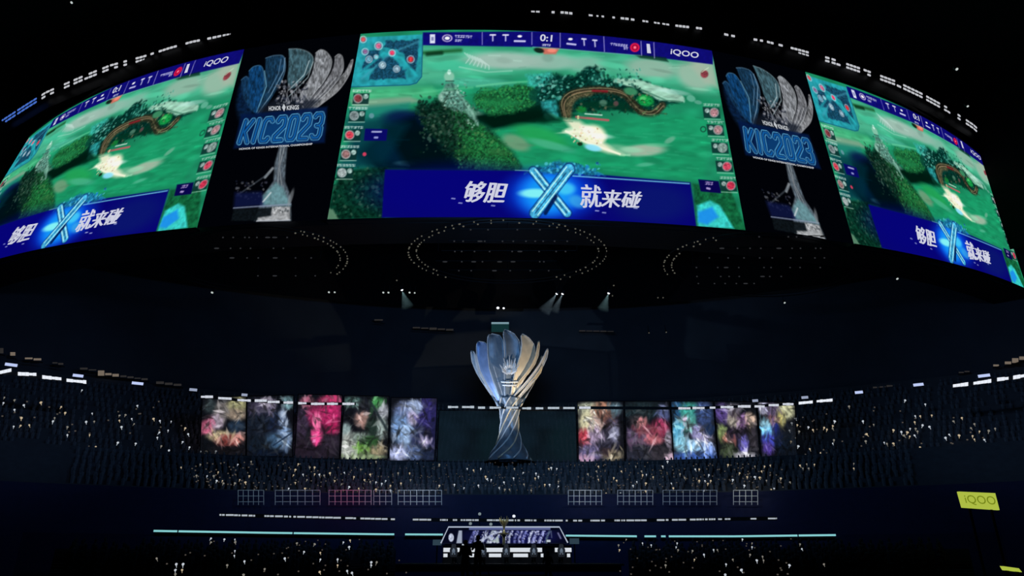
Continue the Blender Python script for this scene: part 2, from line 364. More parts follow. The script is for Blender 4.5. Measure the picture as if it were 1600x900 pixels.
    for _ in range(46):
        x, y = R_.uniform(680, 1110), R_.uniform(84, 262); g = L.sample(np.array(x), np.array(y))
        if g[1] > 90: L.ell(x, y, R_.uniform(8, 30), R_.uniform(2, 6), np.clip(g * R_.choice((.8, .88, 1.14, 1.24)), 0, 230), .9, R_.uniform(-.1, .25), .5)
    L.specks(846, 120, 1000, 140, 70, [(4, 34, 30), (14, 66, 56), (90, 170, 150)], (1, 3), .6); L.specks(655, 150, 700, 215, 60, [(4, 24, 20), (34, 60, 48)], (1, 3.4), .7)
    L.poly([(806, 176), (852, 172), (876, 190), (850, 194), (812, 190)], (0, 26, 18), 7, .8); L.poly([(540, 188), (600, 184), (640, 196), (600, 258), (556, 262)], (6, 46, 58), 14, .6)
    for _ in range(130):
        x, y = R_.uniform(560, 1110), R_.uniform(84, 262)
        g = L.sample(np.array(x), np.array(y)); l_ = R_.uniform(5, 26)
        L.line([(x, y), (x + l_, y + R_.uniform(-1.5, 2.5))], R_.uniform(.8, 2.6), np.clip(g * R_.uniform(.72, 1.34), 0, 235), .4, 2)
    # dark lower left wood
    L.poly([(536, 268), (606, 262), (600, 342), (508, 345), (520, 300)], (8, 40, 30), 5, .96, tex=.6, ts=4)
    L.specks(520, 262, 600, 338, 120, [(28, 84, 62), (66, 100, 82), (4, 22, 20), (14, 60, 44)], (1, 3.4), .55)
    L.poly([(508, 322), (522, 330), (530, 344), (506, 344)], (92, 130, 104), 3, .85)
    # foot banner: deep blue
    L.poly([(602, 266), (822, 268), (938, 274), (1078, 286), (1088, 356), (840, 346), (597, 341)], (10, 8, 104), 2.2, 1)
    L.ell(720, 300, 130, 40, (8, 6, 112), 1, 0, .6); L.ell(1020, 318, 60, 30, (14, 30, 98), 1, 0, .6)
    L.ell(862, 304, 66, 38, (8, 66, 205), .9, 0, .9); L.ell(856, 304, 42, 32, (24, 150, 235), .9, 0, .85)
    L.ell(836, 303, 24, 7, (130, 226, 225), .8, 0, .9); L.ell(884, 296, 14, 9, (70, 190, 225), .9, 0, .8)
    L.poly([(820, 272), (850, 262), (872, 252), (900, 256), (930, 268), (946, 276), (900, 274), (870, 272)], (28, 104, 138), 4, .95, 2, tex=.45, ts=3)
    L.specks(835, 256, 938, 274, 50, [(90, 190, 214), (14, 50, 90), (30, 120, 190)], (.8, 3), .6)
    for (a_, b_, w_) in (((833, 268), (886, 334), 12), ((889, 265), (836, 334), 16)):
        dx, dy = b_[0] - a_[0], b_[1] - a_[1]; n_ = math.hypot(dx, dy); nx, ny = -dy / n_, dx / n_
        L.line([a_, b_], w_ + 3, (6, 30, 90), .9, 2); L.line([a_, b_], w_, (70, 168, 206), .95, 2, tex=.4, ts=4)
        for s_ in (-.32, .32): L.line([(a_[0] + nx * w_ * s_, a_[1] + ny * w_ * s_), (b_[0] + nx * w_ * s_, b_[1] + ny * w_ * s_)], 1.7, (196, 240, 240), .85)
        L.line([(a_[0] + dx * .1, a_[1] + dy * .1), (b_[0], b_[1])], 1.6, (10, 50, 100), .8)
    L.line([(868, 308), (852, 334)], 6, (5, 24, 70), .9, 2)
    L.ell(902, 316, 14, 9, (60, 160, 210), .9, .4, .7); L.line([(895, 276), (1076, 288)], 1.6, (120, 210, 225), .8); L.line([(805, 267), (830, 268)], 1.2, (140, 200, 200), .6)
    for x_, y_ in ((706, 311), (717, 318), (768, 322), (990, 326), (930, 330), (941, 333)): L.line([(x_, y_), (x_ + 5, y_ + .5)], 1.4, (190, 200, 235), .8)
    # right of the banner: cyan crystal bed on green
    L.poly([(1082, 288), (1140, 296), (1166, 362), (1088, 356)], (18, 84, 50), 4, .9, tex=.4, ts=5)
    L.poly([(1088, 322), (1108, 314), (1124, 322), (1146, 358), (1090, 356)], (56, 190, 186), 4, .92, tex=.2, ts=5)
    L.poly([(1090, 332), (1112, 324), (1122, 340), (1104, 352), (1090, 348)], (28, 128, 214), 5, .9)
    # side columns of round portraits: plain coloured discs on dark cards
    for i, (x, y) in enumerate(((565, 155), (559, 182), (552, 212), (546, 242), (540, 271))):
        glyphs(L, x - 14, y - 12, x + 16, y - 11.5, 6, (196, 214, 208), 3, i)
        L.poly([(x - 12, y - 8), (x + 13, y - 8), (x + 11, y + 9), (x - 14, y + 9)], (14, 46, 44), 1.5, .9)
        L.ell(x - 5, y, 6.5, 6.5, [(116, 52, 58), (108, 120, 122), (190, 60, 76), (150, 110, 110), (150, 160, 160)][i], .4, 0, .95, tex=.4, ts=2)
        L.ring(x - 5, y, 6.6, 1.2, (186, 196, 196), .5); L.ell(x + 7, y - 3, 4, 4, (150, 176, 170), .4, 0, .9, tex=.4, ts=2); L.line([(x - 14, y + 10), (x + 11, y + 10)], 1.2, (180, 214, 196), .7)
    L.ell(581, 182, 4, 4, (100, 140, 150), .5, 0, .8); L.ell(570, 242, 3, 3, (206, 60, 90), .5, 0, .9)
    L.poly([(571, 202), (606, 203), (604, 221), (569, 221)], (12, 12, 92), 1.2); L.line([(582, 207), (596, 207)], 2.4, (190, 196, 225), .8); L.line([(586, 216), (590, 216)], 3, (170, 176, 220), .8)
    for i, (x, y) in enumerate(((1110, 177), (1116, 204), (1123, 232), (1130, 261), (1136, 291))):
        glyphs(L, x - 12, y - 12.5, x + 14, y - 11.5, 5, (170, 196, 186), 3, 20 + i)
        L.poly([(x - 13, y - 9), (x + 13, y - 7), (x + 15, y + 9), (x - 11, y + 8)], (16, 48, 46), 1.5, .9)
        L.ell(x + 5, y, 6.5, 6.5, [(160, 116, 122), (156, 118, 122), (120, 140, 134), (186, 64, 86), (196, 50, 78)][i], .4, 0, .95, tex=.45, ts=2)
        L.ring(x + 5, y, 6.8, 1.2, (186, 190, 190), .45); L.ell(x - 6, y - 3, 3.6, 3.6, (140, 160, 156), .4, 0, .9, tex=.4, ts=2); L.line([(x - 10, y + 10), (x + 15, y + 11)], 1.2, (170, 206, 190), .6)
    L.poly([(1090, 281), (1122, 284), (1126, 303), (1094, 300)], (12, 8, 70), 1.2); glyphs(L, 1101, 287, 1113, 288, 3, (190, 170, 215), 4, 3); L.line([(1104, 295), (1108, 296)], 3, (190, 170, 215), .8)
    L.ring(1098, 203, 4, 1, (20, 60, 50), .8); L.ell(1100, 117, 6, 6, (118, 44, 54), .5, 0, .9, tex=.4, ts=2); L.line([(1096, 114), (1106, 107)], 1.4, (190, 210, 180), .7)
    # mini map
    L.poly([(563, 60), (661, 55), (659, 122), (650, 132), (640, 134), (548, 137)], (36, 138, 148), 1.6, 1, tex=.2, ts=8)
    for P_ in ([(604, 66), (654, 62), (652, 92), (640, 90), (618, 78), (600, 74)], [(575, 80), (592, 78), (598, 96), (572, 112), (564, 114)], [(592, 96), (610, 88), (634, 112), (636, 124), (576, 126)], [(628, 78), (652, 84), (650, 112), (640, 108)]):
        L.poly(P_, (22, 60, 84), 3, .9, 2, tex=.5, ts=2)
    L.line([(560, 118), (600, 84), (628, 92), (650, 118)], 4, (40, 170, 176), .6, 3); L.line([(566, 124), (612, 84), (655, 66)], 3, (70, 150, 170), .5, 3)
    L.line([(549, 137), (640, 134), (651, 131), (659, 121), (661, 56)], 1.6, (20, 84, 110), .9)
    for x, y, r, cl in ((592, 73, 6, (196, 96, 130)), (613, 84, 5, (236, 60, 96)), (642, 94, 5.5, (206, 50, 56)), (571, 82, 5, (130, 90, 130)), (598, 103, 5, (170, 196, 206)), (620, 109, 5, (150, 176, 190)), (577, 94, 5, (110, 160, 180)), (568, 63, 5, (200, 80, 86)), (588, 90, 3, (120, 190, 200))):
        L.ell(x, y, r * .75, r * .75, cl, .7, 0, .95, tex=.35, ts=2); L.ring(x, y, r, 1, (214, 220, 226), .5)
    # head bar
    L.poly([(661, 52), (860, 50), (1010, 60), (1113, 76), (1113, 102), (1000, 88), (850, 75), (661, 72)], (16, 14, 104), 1.6, 1, tex=.12, ts=5)
    L.poly([(990, 86), (1040, 91), (1044, 98), (1000, 92)], (8, 40, 30), 3, .8)
    L.poly([(672, 55), (680, 55), (680, 69), (672, 69)], (200, 204, 226), 1); L.poly([(674, 59), (678, 59), (678, 65), (674, 65)], (90, 90, 140), 1, .7)
    L.ring(699, 61, 7, 1.6, (190, 176, 206), .8, 5); L.ell(699, 61, 4, 2.6, (226, 220, 236), .5)
    glyphs(L, 711, 58, 738, 59, 7, (214, 216, 236), 3.4, 5); glyphs(L, 711, 64.5, 722, 65, 3, (214, 216, 236), 3, 6)
    for x in (753.5, 831): L.line([(x, 52), (x, 71)], 1.3, (140, 136, 196), .8)
    for x0, y0, x1, y1 in ((875, 53, 875, 75), (943, 59, 944, 82), (1001, 66, 1002, 88), (1021, 68, 1022, 92)): L.line([(x0, y0), (x1, y1)], 1.3, (150, 146, 200), .8)
    for x, y in ((770, 58), (790, 58)): L.line([(x - 4, y - 2), (x + 4, y - 2)], 2.2, (226, 226, 240), .9); L.line([(x, y - 2), (x, y + 7)], 2, (206, 206, 232), .8)
    L.ell(812, 58, 3.5, 1.8, (226, 226, 240), .6); L.line([(804, 65.5), (820, 65.8)], 2.8, (206, 206, 232), .9)
    L.ell(891, 62.5, 3.5, 1.8, (226, 226, 240), .6); L.line([(886, 69.5), (899, 71)], 2.8, (190, 190, 225), .9)
    for x, y in ((912, 64), (929, 66)): L.line([(x - 3, y - 2), (x + 3, y - 1.5)], 2.2, (226, 226, 240), .9); L.line([(x, y), (x + .6, y + 8)], 2, (206, 206, 232), .8)
    glyphs(L, 953, 70, 980, 73, 7, (214, 216, 236), 3, 8); glyphs(L, 974, 76.5, 981, 77.3, 2, (214, 216, 236), 3, 9)
    L.ell(991.5, 75.5, 7.5, 7, (206, 26, 66), .3); L.ring(991.5, 75.5, 4, 1, (110, 14, 54), .8); L.ell(991.5, 75.5, 1.8, 1.6, (240, 130, 150), .6)
    L.poly([(842, 76), (874, 77), (868, 86), (850, 86)], (196, 96, 84), 3, .9); L.ell(842, 80, 8, 4, (14, 24, 20), .6, .2, .9); L.ell(862, 80, 7, 3, (222, 128, 110), .7); L.line([(832, 74.6), (1000, 88)], 1.2, (130, 190, 180), .5)
    glyphs(L, 847, 71.5, 860, 72, 4, (206, 208, 226), 2.4, 11)
    c.A = np.clip((c.A - 66) * 1.13 + 70, 0, 245)
    return c

def paint_cup():
    c = Canvas(345, 62, 572, 362, 2, (1, 2, 6)); L = c
    # back petals, blue on the left to silver on the right
    L.ell(385, 158, 14, 34, (12, 40, 78), .6, .1, .7, tex=.5, ts=4)
    def petal(pts, col, edge, tex=.25):
        pts = smoothc(pts); L.poly(pts, np.array(col) * .82, 2, .96, tex=.55, ts=5, aspect=.4); L.line(pts[:len(pts) // 2 + 1], 1.3, edge, .55)
    petal([(378, 126), (388, 122), (400, 150), (404, 178), (392, 172), (380, 150)], (22, 62, 100), (80, 130, 170))
    petal([(390, 112), (398, 105), (410, 106), (414, 130), (410, 176), (400, 178), (390, 150)], (18, 72, 124), (90, 150, 190))
    petal([(416, 92), (430, 88), (444, 90), (446, 112), (434, 140), (410, 176), (404, 176), (414, 138)], (26, 62, 92), (110, 150, 180))
    petal([(452, 78), (468, 78), (484, 84), (490, 96), (480, 118), (458, 140), (450, 130), (452, 100)], (72, 108, 120), (160, 184, 190))
    for pts, cl in (([(446, 92), (444, 112), (424, 150), (404, 178)], (120, 156, 182)), ([(440, 94), (436, 116), (420, 146)], (84, 120, 150)), ([(414, 112), (417, 136), (402, 176)], (110, 170, 200)), ([(490, 98), (482, 122), (452, 152), (440, 170)], (150, 170, 174)), ([(484, 96), (476, 118), (452, 142)], (176, 196, 200))):
        L.line(pts, 1.5, cl, .8)
    petal([(494, 84), (502, 79), (512, 84), (519, 98), (512, 120), (490, 150), (462, 172), (474, 140), (488, 116)], (156, 160, 166), (200, 205, 208), .15)
    petal([(524, 90), (530, 86), (536, 92), (536, 112), (522, 134), (500, 158), (478, 176), (462, 178), (500, 140), (520, 110)], (136, 138, 144), (190, 192, 196), .3)
    petal([(549, 96), (552, 96), (546, 118), (530, 142), (508, 160), (488, 174), (472, 178), (514, 144), (534, 122)], (150, 152, 156), (200, 200, 204), .3)
    for k in range(7):
        L.line([(538 - k * 6, 116 + k * 3), (516 - k * 5, 142 + k * 2), (488 - k * 3, 168 + k)], .9, (70, 74, 82) if k % 2 else (196, 200, 204), .7)
    L.poly([(404, 172), (440, 150), (500, 158), (480, 178), (404, 180)], (20, 26, 38), 8, .8)
    L.specks(432, 128, 480, 168, 110, [(120, 124, 132), (20, 26, 36), (170, 170, 176), (50, 56, 72)], (.7, 2.6), .7)
    for k in range(5): L.line([(440 + k * 8, 160), (446 + k * 6, 142 - (k % 2) * 10), (452 + k * 8, 158)], 1.1, (176, 178, 184), .6)
    # stem and flared foot
    L.poly([(438, 228), (450, 228), (447, 262), (446, 284), (455, 308), (456, 346), (398, 346), (412, 306), (428, 284), (430, 256)], (84, 96, 106), 2.5, .95, tex=.4, ts=4, aspect=.5)
    for k in range(5):
        L.line([(449 - k * 3, 228), (436 - k * .6 + 2, 262), (444 - k * 3, 290)], 1.2, (176, 182, 182) if k % 2 else (70, 74, 84), .6)
    L.line([(427, 264), (415, 278)], 4, (156, 164, 170), .8, 2); L.line([(424, 270), (392, 292), (372, 306)], 2, (90, 100, 110), .6, 2)
    L.specks(370, 284, 420, 314, 50, [(110, 112, 116), (30, 36, 56), (70, 70, 86)], (.8, 2.2), .6)
    L.poly([(368, 302), (410, 300), (416, 322), (366, 326)], (14, 22, 66), 6, .8); L.poly([(412, 306), (432, 286), (444, 296), (455, 322), (412, 322)], (104, 152, 158), 5, .75, tex=.2, ts=4)
    L.line([(412, 316), (424, 302)], 2.4, (196, 206, 210), .8); L.line([(366, 326), (410, 323), (455, 320)], 1.8, (140, 152, 176), .8)
    L.poly([(366, 328), (455, 324), (455, 345), (362, 346)], (12, 18, 22), 2, .9, tex=.5, ts=3)
    L.poly([(426, 324), (454, 324), (454, 345), (402, 347), (404, 341), (424, 338)], (176, 178, 180), 2.5, .85, tex=.3, ts=4)
    L.specks(428, 324, 452, 334, 26, [(60, 66, 70), (210, 212, 214)], (.8, 2), .7); L.line([(402, 346), (454, 345)], 1.5, (190, 196, 206), .8)
    L.ell(455, 310, 3, 14, (140, 146, 150), .8, .3, .6)
    # plate behind the lettering
    L.poly([(378, 180), (512, 168), (508, 224), (366, 233)], (4, 24, 66), 4, .9)
    L.ell(450, 205, 50, 20, (14, 72, 128), .8, -.1, .7)
    c.A = np.clip(c.A, 0, 255)
    # KIC2023 in tall slanted block strokes with a lit outline
    G = {'K': [[(0, 0), (0, 1)], [(1, 0), (.25, .52), (1, 1)]], 'I': [[(.5, 0), (.5, 1)]], 'C': [[(1, .12), (.8, 0), (.2, 0), (0, .15), (0, .85), (.2, 1), (.8, 1), (1, .88)]],
         '2': [[(0, .16), (.2, 0), (.8, 0), (1, .16), (1, .4), (0, .82), (0, 1), (1, 1)]], '0': [[(.2, 0), (.8, 0), (1, .15), (1, .85), (.8, 1), (.2, 1), (0, .85), (0, .15), (.2, 0)]],
         '3': [[(0, .1), (.2, 0), (.8, 0), (1, .14), (1, .38), (.75, .49), (.4, .49)], [(.75, .49), (1, .6), (1, .86), (.8, 1), (.2, 1), (0, .9)]]}
    A = [np.array(v, float) for v in ((385.5, 190), (506, 178.5), (499, 216), (374.5, 224))]
    lay = []; x = 0.0
    for ch in 'KIC2023':
        w_ = .35 if ch == 'I' else 1.0; lay.append((ch, x, w_)); x += w_ + (.62 if ch != 'C' else .8)
    tot = x - .62
    for wd, cl in ((8.0, (92, 176, 220)), (5.8, (5, 26, 70)), (2.8, (16, 92, 160))):
        for ch, x0, w_ in lay:
            for st in G[ch]:
                P = []
                for a_, b_ in st:
                    sx = (x0 + a_ * w_) / tot; P.append(tuple((1 - sx) * (1 - b_) * A[0] + sx * (1 - b_) * A[1] + sx * b_ * A[2] + (1 - sx) * b_ * A[3]))
                L.line(P, wd, cl, .95, .8)
    return c

# ---------------------------------------------------------------- the bowl
def sector(name, prof, a0, a1, m, n=96, label=None):
    """stepped ring sector round the viewer: prof = [(r, z)...], angles from straight ahead, degrees"""
    vs = []; fs = []
    for i in range(n + 1):
        a = math.radians(a0 + (a1 - a0) * i / n)
        for r, z in prof: vs.append((r * math.sin(a), r * math.cos(a), z))
    k = len(prof)
    for i in range(n):
        for j in range(k - 1): fs.append((i * k + j, (i + 1) * k + j, (i + 1) * k + j + 1, i * k + j + 1))
    me = bpy.data.meshes.new(name); me.from_pydata(vs, [], fs); me.update()
    return struct(name, me, m, label)
def steps(r0, z0, r1, z1, n, zb):
    p = [(r0, zb), (r0, z0)]
    dr = (r1 - r0) / n; dz = (z1 - z0) / n
    for i in range(n): p += [(r0 + dr * (i + 1), z0 + dz * i), (r0 + dr * (i + 1), z0 + dz * (i + 1))]
    return p
me = MB().lathe([(0.01, -.3), (135, -.3), (135, 0), (0.01, 0)], 64).mesh('floor'); struct('floor', me, FLOORM)
LOW = (76.5, 8.3, 6.3 / 7.5)              # r0, z0, slope of the lower stand
UP = (88.0, 12.9, 10.2 / 12.0)
sector('lower_stand', steps(76.5, 8.3, 84, 12.6, 9, 0) + [(88, 12.6)], -58, 58, CONC, label='dark lower tier of stepped seating rows')
sector('upper_stand', steps(88, 12.9, 100, 23.1, 14, 12.6) + [(101.5, 23.1)], -58, 58, CONC, label='dark upper tier of stepped seating rows')
LOW = (76.5, 8.3, 4.3 / 7.5); 
sector('wall_back', [(101.5, 22), (101.5, 39), (98, 40), (98, 62)], -62, 62, WALLM)
me = MB().lathe([(0.01, 62), (130, 62), (130, 62.4), (0.01, 62.4)], 64).mesh('ceiling'); struct('ceiling', me, ROOFM)
sector('wall_upper', [(97.5, 37), (97.5, 62)], -62, 62, ROOFM)
# floor-side raised blocks either side of the stage
RIS = (44.0, .5, .16)
for s in (-1, 1):
    sector('floor_stand', steps(44, .35, 62, 2.55, 14, 0) + [(63.4, 2.55), (63.4, 0)], s * 9, s * 32, FLOORM, 40, 'low dark bank of seats beside the stage')

# ---------------------------------------------------------------- the hanging curved screen
bot = [(0, 404), (80, 390), (240, 366), (308, 356), (510, 341), (700, 341), (860, 346), (1090, 356), (1165, 360), (1290, 376), (1360, 388), (1480, 410), (1560, 434), (1600, 454)]
topp = [(240, 106), (384, 82), (565, 58), (660, 52.5), (860, 50), (1010, 60), (1112, 78), (1255, 115), (1326, 138), (1432, 180), (1496, 216), (1540, 252)]
ZB, ZT = 30.0, 48.5
def fitcurve(pts, h, deg=4, extra=()):
    P = [on_z(x, y, h) for x, y in pts] + list(extra)
    return np.polyfit([p[0] for p in P], [p[1] for p in P], deg)
CB = fitcurve(bot, ZB); CT = fitcurve(topp, ZT, 4, [(-56, 69.5)])
def curve_pt(c, X, z): return np.stack([X, np.polyval(c, X), np.full_like(X, z)], -1)
class Panel:
    def __init__(s, b0, b1, t0, t1): s.b0, s.b1, s.t0, s.t1 = b0, b1, t0, t1
    def P(s, u, v, off=0.0):
        u = np.asarray(u, float); v = np.asarray(v, float)
        B = curve_pt(CB, s.b0 + (s.b1 - s.b0) * u, ZB + EYE); T = curve_pt(CT, s.t0 + (s.t1 - s.t0) * u, ZT + EYE)
        p = B + (T - B) * v[..., None]
        sl = np.polyval(np.polyder(CB), p[..., 0]); n = np.stack([sl, -np.ones_like(sl), np.zeros_like(sl)], -1) / np.hypot(sl, 1)[..., None]
        return p + n * off
    def inv(s, px, py):
        u = np.full(np.shape(px), .5); v = u.copy(); px = np.asarray(px, float); py = np.asarray(py, float)
        for _ in range(12):
            x, y = project(s.P(u, v)); e = 1e-3
            xu, yu = project(s.P(u + e, v)); xv, yv = project(s.P(u, v + e))
            a, b, c_, d = (xu - x) / e, (xv - x) / e, (yu - y) / e, (yv - y) / e; D = a * d - b * c_
            rx, ry = px - x, py - y; u = u + (d * rx - b * ry) / D; v = v + (-c_ * rx + a * ry) / D
        return u, v
xb = lambda px, py: float(on_z(px, py, ZB)[0]); xt = lambda px, py: float(on_z(px, py, ZT)[0])
PC = Panel(xb(510, 341), xb(1165, 360), xt(565, 58), xt(1112, 79))
PL = Panel(-66.5, xb(308, 356), -60.0, xt(385, 83))
PR = Panel(xb(1332, 383), 62.3, xt(1256, 115), 61.5)
TL = Panel(PL.b1, PC.b0, PL.t1, PC.t0); TR = Panel(PC.b1, PR.b0, PC.t1, PR.t0)
def build_display(name, pan, ref, canvas, nx, ny, parent, k=1.0, inset=(0, 1)):
    u, v = np.meshgrid(np.linspace(inset[0], inset[1], nx), np.linspace(0, 1, ny))
    px, py = project(ref.P(u, v)); col = lin(canvas.sample(px, py).clip(0, 255)) * k
    o = link(name, grid_mesh(name, pan.P(u, v, .12), col), display_mat('screen_picture'), parent); return o
def text_mesh(body, offset=0.0, shear=0.0):
    cu = bpy.data.curves.new('t', 'FONT'); cu.body = body; cu.offset = offset; cu.shear = shear; cu.resolution_u = 3
    o = bpy.data.objects.new('t', cu); C.objects.link(o); bpy.context.view_layer.update()
    me = bpy.data.meshes.new_from_object(o); bpy.data.objects.remove(o); bpy.data.curves.remove(cu)
    n = len(me.vertices); a = np.zeros(n * 3); me.vertices.foreach_get('co', a); a = a.reshape(n, 3)
    return me, a
def place_text(name, body, quad, m, pan, ref, parent, off=.25, bold=0.0, shear=0.0, box=None, thick=0):
    """quad: photo-plane corners TL, TR, BR, BL on the reference panel"""
    me, a = text_mesh(body, bold, shear)
    if box is None: box = (a[:, 0].min(), a[:, 1].min(), a[:, 0].max(), a[:, 1].max())
    s = (a[:, 0] - box[0]) / (box[2] - box[0]); t = (a[:, 1] - box[1]) / (box[3] - box[1])
    if thick:
        for j, (dx, dy) in enumerate(((thick * .5, 0), (-thick * .5, 0), (0, thick * .45))):
            place_text('lettering_stroke', body, [(x + dx, y + dy) for x, y in quad], m, pan, ref, parent, off + .03 * (j + 1))
    q = [np.array(p, float) for p in quad]
    xy = ((1 - s) * t)[:, None] * q[0] + (s * t)[:, None] * q[1] + (s * (1 - t))[:, None] * q[2] + ((1 - s) * (1 - t))[:, None] * q[3]
    u, v = ref.inv(xy[:, 0], xy[:, 1]); P = pan.P(u, v, off)
    me.vertices.foreach_set('co', P.reshape(-1).astype(np.float32)); me.update(); me.materials.clear()
    link(name, me, m, parent); return box
LETTER = glow('screen_lettering_white', (206, 208, 226), 1.0)
def game_screen(pan, label, nx, ny, name='curved_screen'):
    t = thing(name, (0, 0, 0), label, 'screen', 'curved screens showing the same game view')
    build_display('display', pan, PC, GAME, nx, ny, t)
    # frame behind the picture
    u = np.linspace(0, 1, 30); m = MB()
    for v0, v1 in ((-.012, .0), (1.0, 1.012)):
        vs = [tuple(p) for vv, oo in ((v0, .25), (v1, .25), (v1, -.3), (v0, -.3)) for p in pan.P(u, np.full_like(u, vv), oo)]
        n = len(u); fs = [(k * n + i, k * n + i + 1, ((k + 1) % 4) * n + i + 1, ((k + 1) % 4) * n + i) for k in range(4) for i in range(n - 1)]
        link('frame_rail', MB().add(vs, fs).mesh('frame_rail'), BLACK, t)
    place_text('sponsor_lettering', 'iQOO', [(1047, 78.5), (1091, 84.5), (1089, 95.5), (1046, 88.5)], LETTER, pan, PC, t, bold=.015)
    place_text('score_lettering', '0:1', [(844, 56), (863, 57.5), (862, 68), (843, 67)], LETTER, pan, PC, t, bold=.02)
    place_text('game_count_lettering', '1', [(1009, 71), (1014, 71.5), (1016, 86), (1010, 85.5)], LETTER, pan, PC, t, bold=.03)
    place_text('slogan_lettering', '够胆', [(731, 285), (795, 288), (786, 319), (722, 318)], LETTER, pan, PC, t, bold=0, thick=2.3)
    place_text('slogan_lettering', '就', [(908, 290), (939, 292), (938, 326), (906, 327)], LETTER, pan, PC, t, bold=0, thick=1.7)
    place_text('slogan_lettering', '来碰', [(942, 298), (1004, 302), (996, 327), (938, 326)], LETTER, pan, PC, t, bold=0, thick=1.9)
    return t
GAME = paint_game(); CUP = paint_cup()
game_screen(PC, 'largest middle curved screen showing a green game map, in front of the stage axis', 620, 290)
game_screen(PL, 'curved screen with the green game map at the left end of the ring', 420, 250)
game_screen(PR, 'curved screen with the green game map at the right end of the ring', 380, 260)
KOUT = glow('kic_outline_cyan', (70, 150, 205), 1.0); KIN = glow('kic_fill_blue', (10, 62, 124), 1.0)
TINY = glow('small_white_lettering', (200, 204, 210), .9)
def cup_banner(pan, label, nx):
    t = thing('trophy_screen', (0, 0, 0), label, 'screen', 'dark upright screens with the trophy picture')
    build_display('display', pan, TL, CUP, nx, 240, t)
    q = [(384, 184), (512, 172.5), (504, 221), (371, 228.5)]
    q2 = [(385, 185), (511, 173.5), (503, 220), (372, 227.5)]
    place_text('small_lettering', 'HONOR', [(422, 169), (441, 168), (441, 175), (422, 176)], TINY, pan, TL, t, off=.3, bold=.03)
    place_text('small_lettering', 'KINGS', [(450, 168), (469, 167), (469, 174), (450, 175)], TINY, pan, TL, t, off=.3, bold=.03)
    place_text('subtitle_lettering', 'HONOR OF KINGS INTERNATIONAL CHAMPIONSHIP', [(376, 234), (490, 226), (490, 229), (376, 237)], TINY, pan, TL, t, off=.3, bold=.03)
    e = np.array([(445.5, 165), (448.5, 170), (446, 177), (442.5, 171)]); u, v = TL.inv(e[:, 0], e[:, 1]); P = pan.P(u, v, .3)
    me = bpy.data.meshes.new('emblem'); me.from_pydata([tuple(p) for p in P], [], [(0, 1, 2, 3)]); link('emblem', me, TINY, t)
cup_banner(TL, 'upright trophy picture screen left of the middle game screen', 200)
cup_banner(TR, 'upright trophy picture screen right of the middle game screen', 180)
# carrying drum behind the screens and ribbon strip above
X = np.linspace(-74, 68, 90)
m = MB(); n = len(X)
ring = []
for c_, z, dy in ((CB, ZB + EYE - .25, .45), (CT, ZT + EYE + .3, .45), (CT, ZT + EYE + 5.6, .5), (CT, ZT + EYE + 5.6, 5), (CB, ZB + EYE - .25, 5)):
    Y = np.polyval(c_, X); ring.append([(x, y + dy, z) for x, y in zip(X, Y)])
vs = [p for r in ring for p in r]
m.add(vs, [(k * n + i, ((k + 1) % 5) * n + i, ((k + 1) % 5) * n + i + 1, k * n + i + 1) for k in range(5) for i in range(n - 1)])
m.add([r[0] for r in ring], [(0, 1, 2, 3, 4)]); m.add([r[-1] for r in ring], [(4, 3, 2, 1, 0)])
t = thing('screen_carrier_ring', (0, 60, 40), 'black curved carrier ring holding the big screens under the roof', 'screen frame')
o = link('carrier_body', m.mesh('carrier_body'), BLACK, t); o.location = (0, -60, -40)
for xx in (-48, -24, 0, 24, 48):
    y = float(np.polyval(CT, xx)) + 2.5
    o = link('hanger_rod', MB().tube([(xx, y, ZT + EYE + 5.5), (xx, y, 62.1)], .12).mesh('hanger_rod'), BLACK, t); o.location = (0, -60, -40)
# white lettering ribbon round the top of the ring
TXT = [(0,192),(40,166),(72,146),(104,132),(132,120),(172,104),(224,90),(264,77),(300,67),(350,57),(395,50),(440,41),(500,36),(540,30),(600,26),(650,22),(700,21),(750,19),(785,19),(820,20),(880,21),(932,27),(980,31),(1040,40),(1095,46),(1140,57),(1195,66),(1250,80),(1300,94),(1345,109),(1400,129),(1440,148),(1480,170),(1520,196),(1552,224),(1572,252),(1582,280)]
SEG = [(0,25),(27,58),(65,85),(100,109),(115,130),(132,152),(160,170),(172,185),(193,199),(212,241),(248,277),(290,313),(317,331),(332,347),(348,371),(379,410),(419,425),(434,445),(455,468),(475,482),(492,512),(517,553),(556,566),(568,579),(586,592),(600,619),(635,660),(663,673),(675,681),(688,709),(720,726),(743,754),(762,788),(788,795),(812,826),(830,845),(862,868),(876,896),(920,928),(932,936),(940,945),(952,962),(970,984),(986,993),(1004,1014),(1022,1032),(1035,1047),(1050,1078),(1088,1098),(1132,1140),(1143,1150),(1178,1185),(1188,1210),(1217,1225),(1236,1265),(1290,1298),(1300,1315),(1323,1345),(1350,1362),(1376,1400),(1402,1410),(1412,1443),(1448,1470),(1476,1486),(1497,1502),(1510,1528),(1540,1556),(1560,1568),(1572,1577),(1578,1582)]
tx = np.array([p[0] for p in TXT]); ty = np.array([p[1] for p in TXT])
ZX = 51.6
t = thing('ribbon_display', (0, 55, 50), 'thin ribbon of tiny white characters round the top of the big screens', 'ribbon display')
RT = glow('ribbon_character_white', (190, 192, 198), 1.0)
cyc = 0
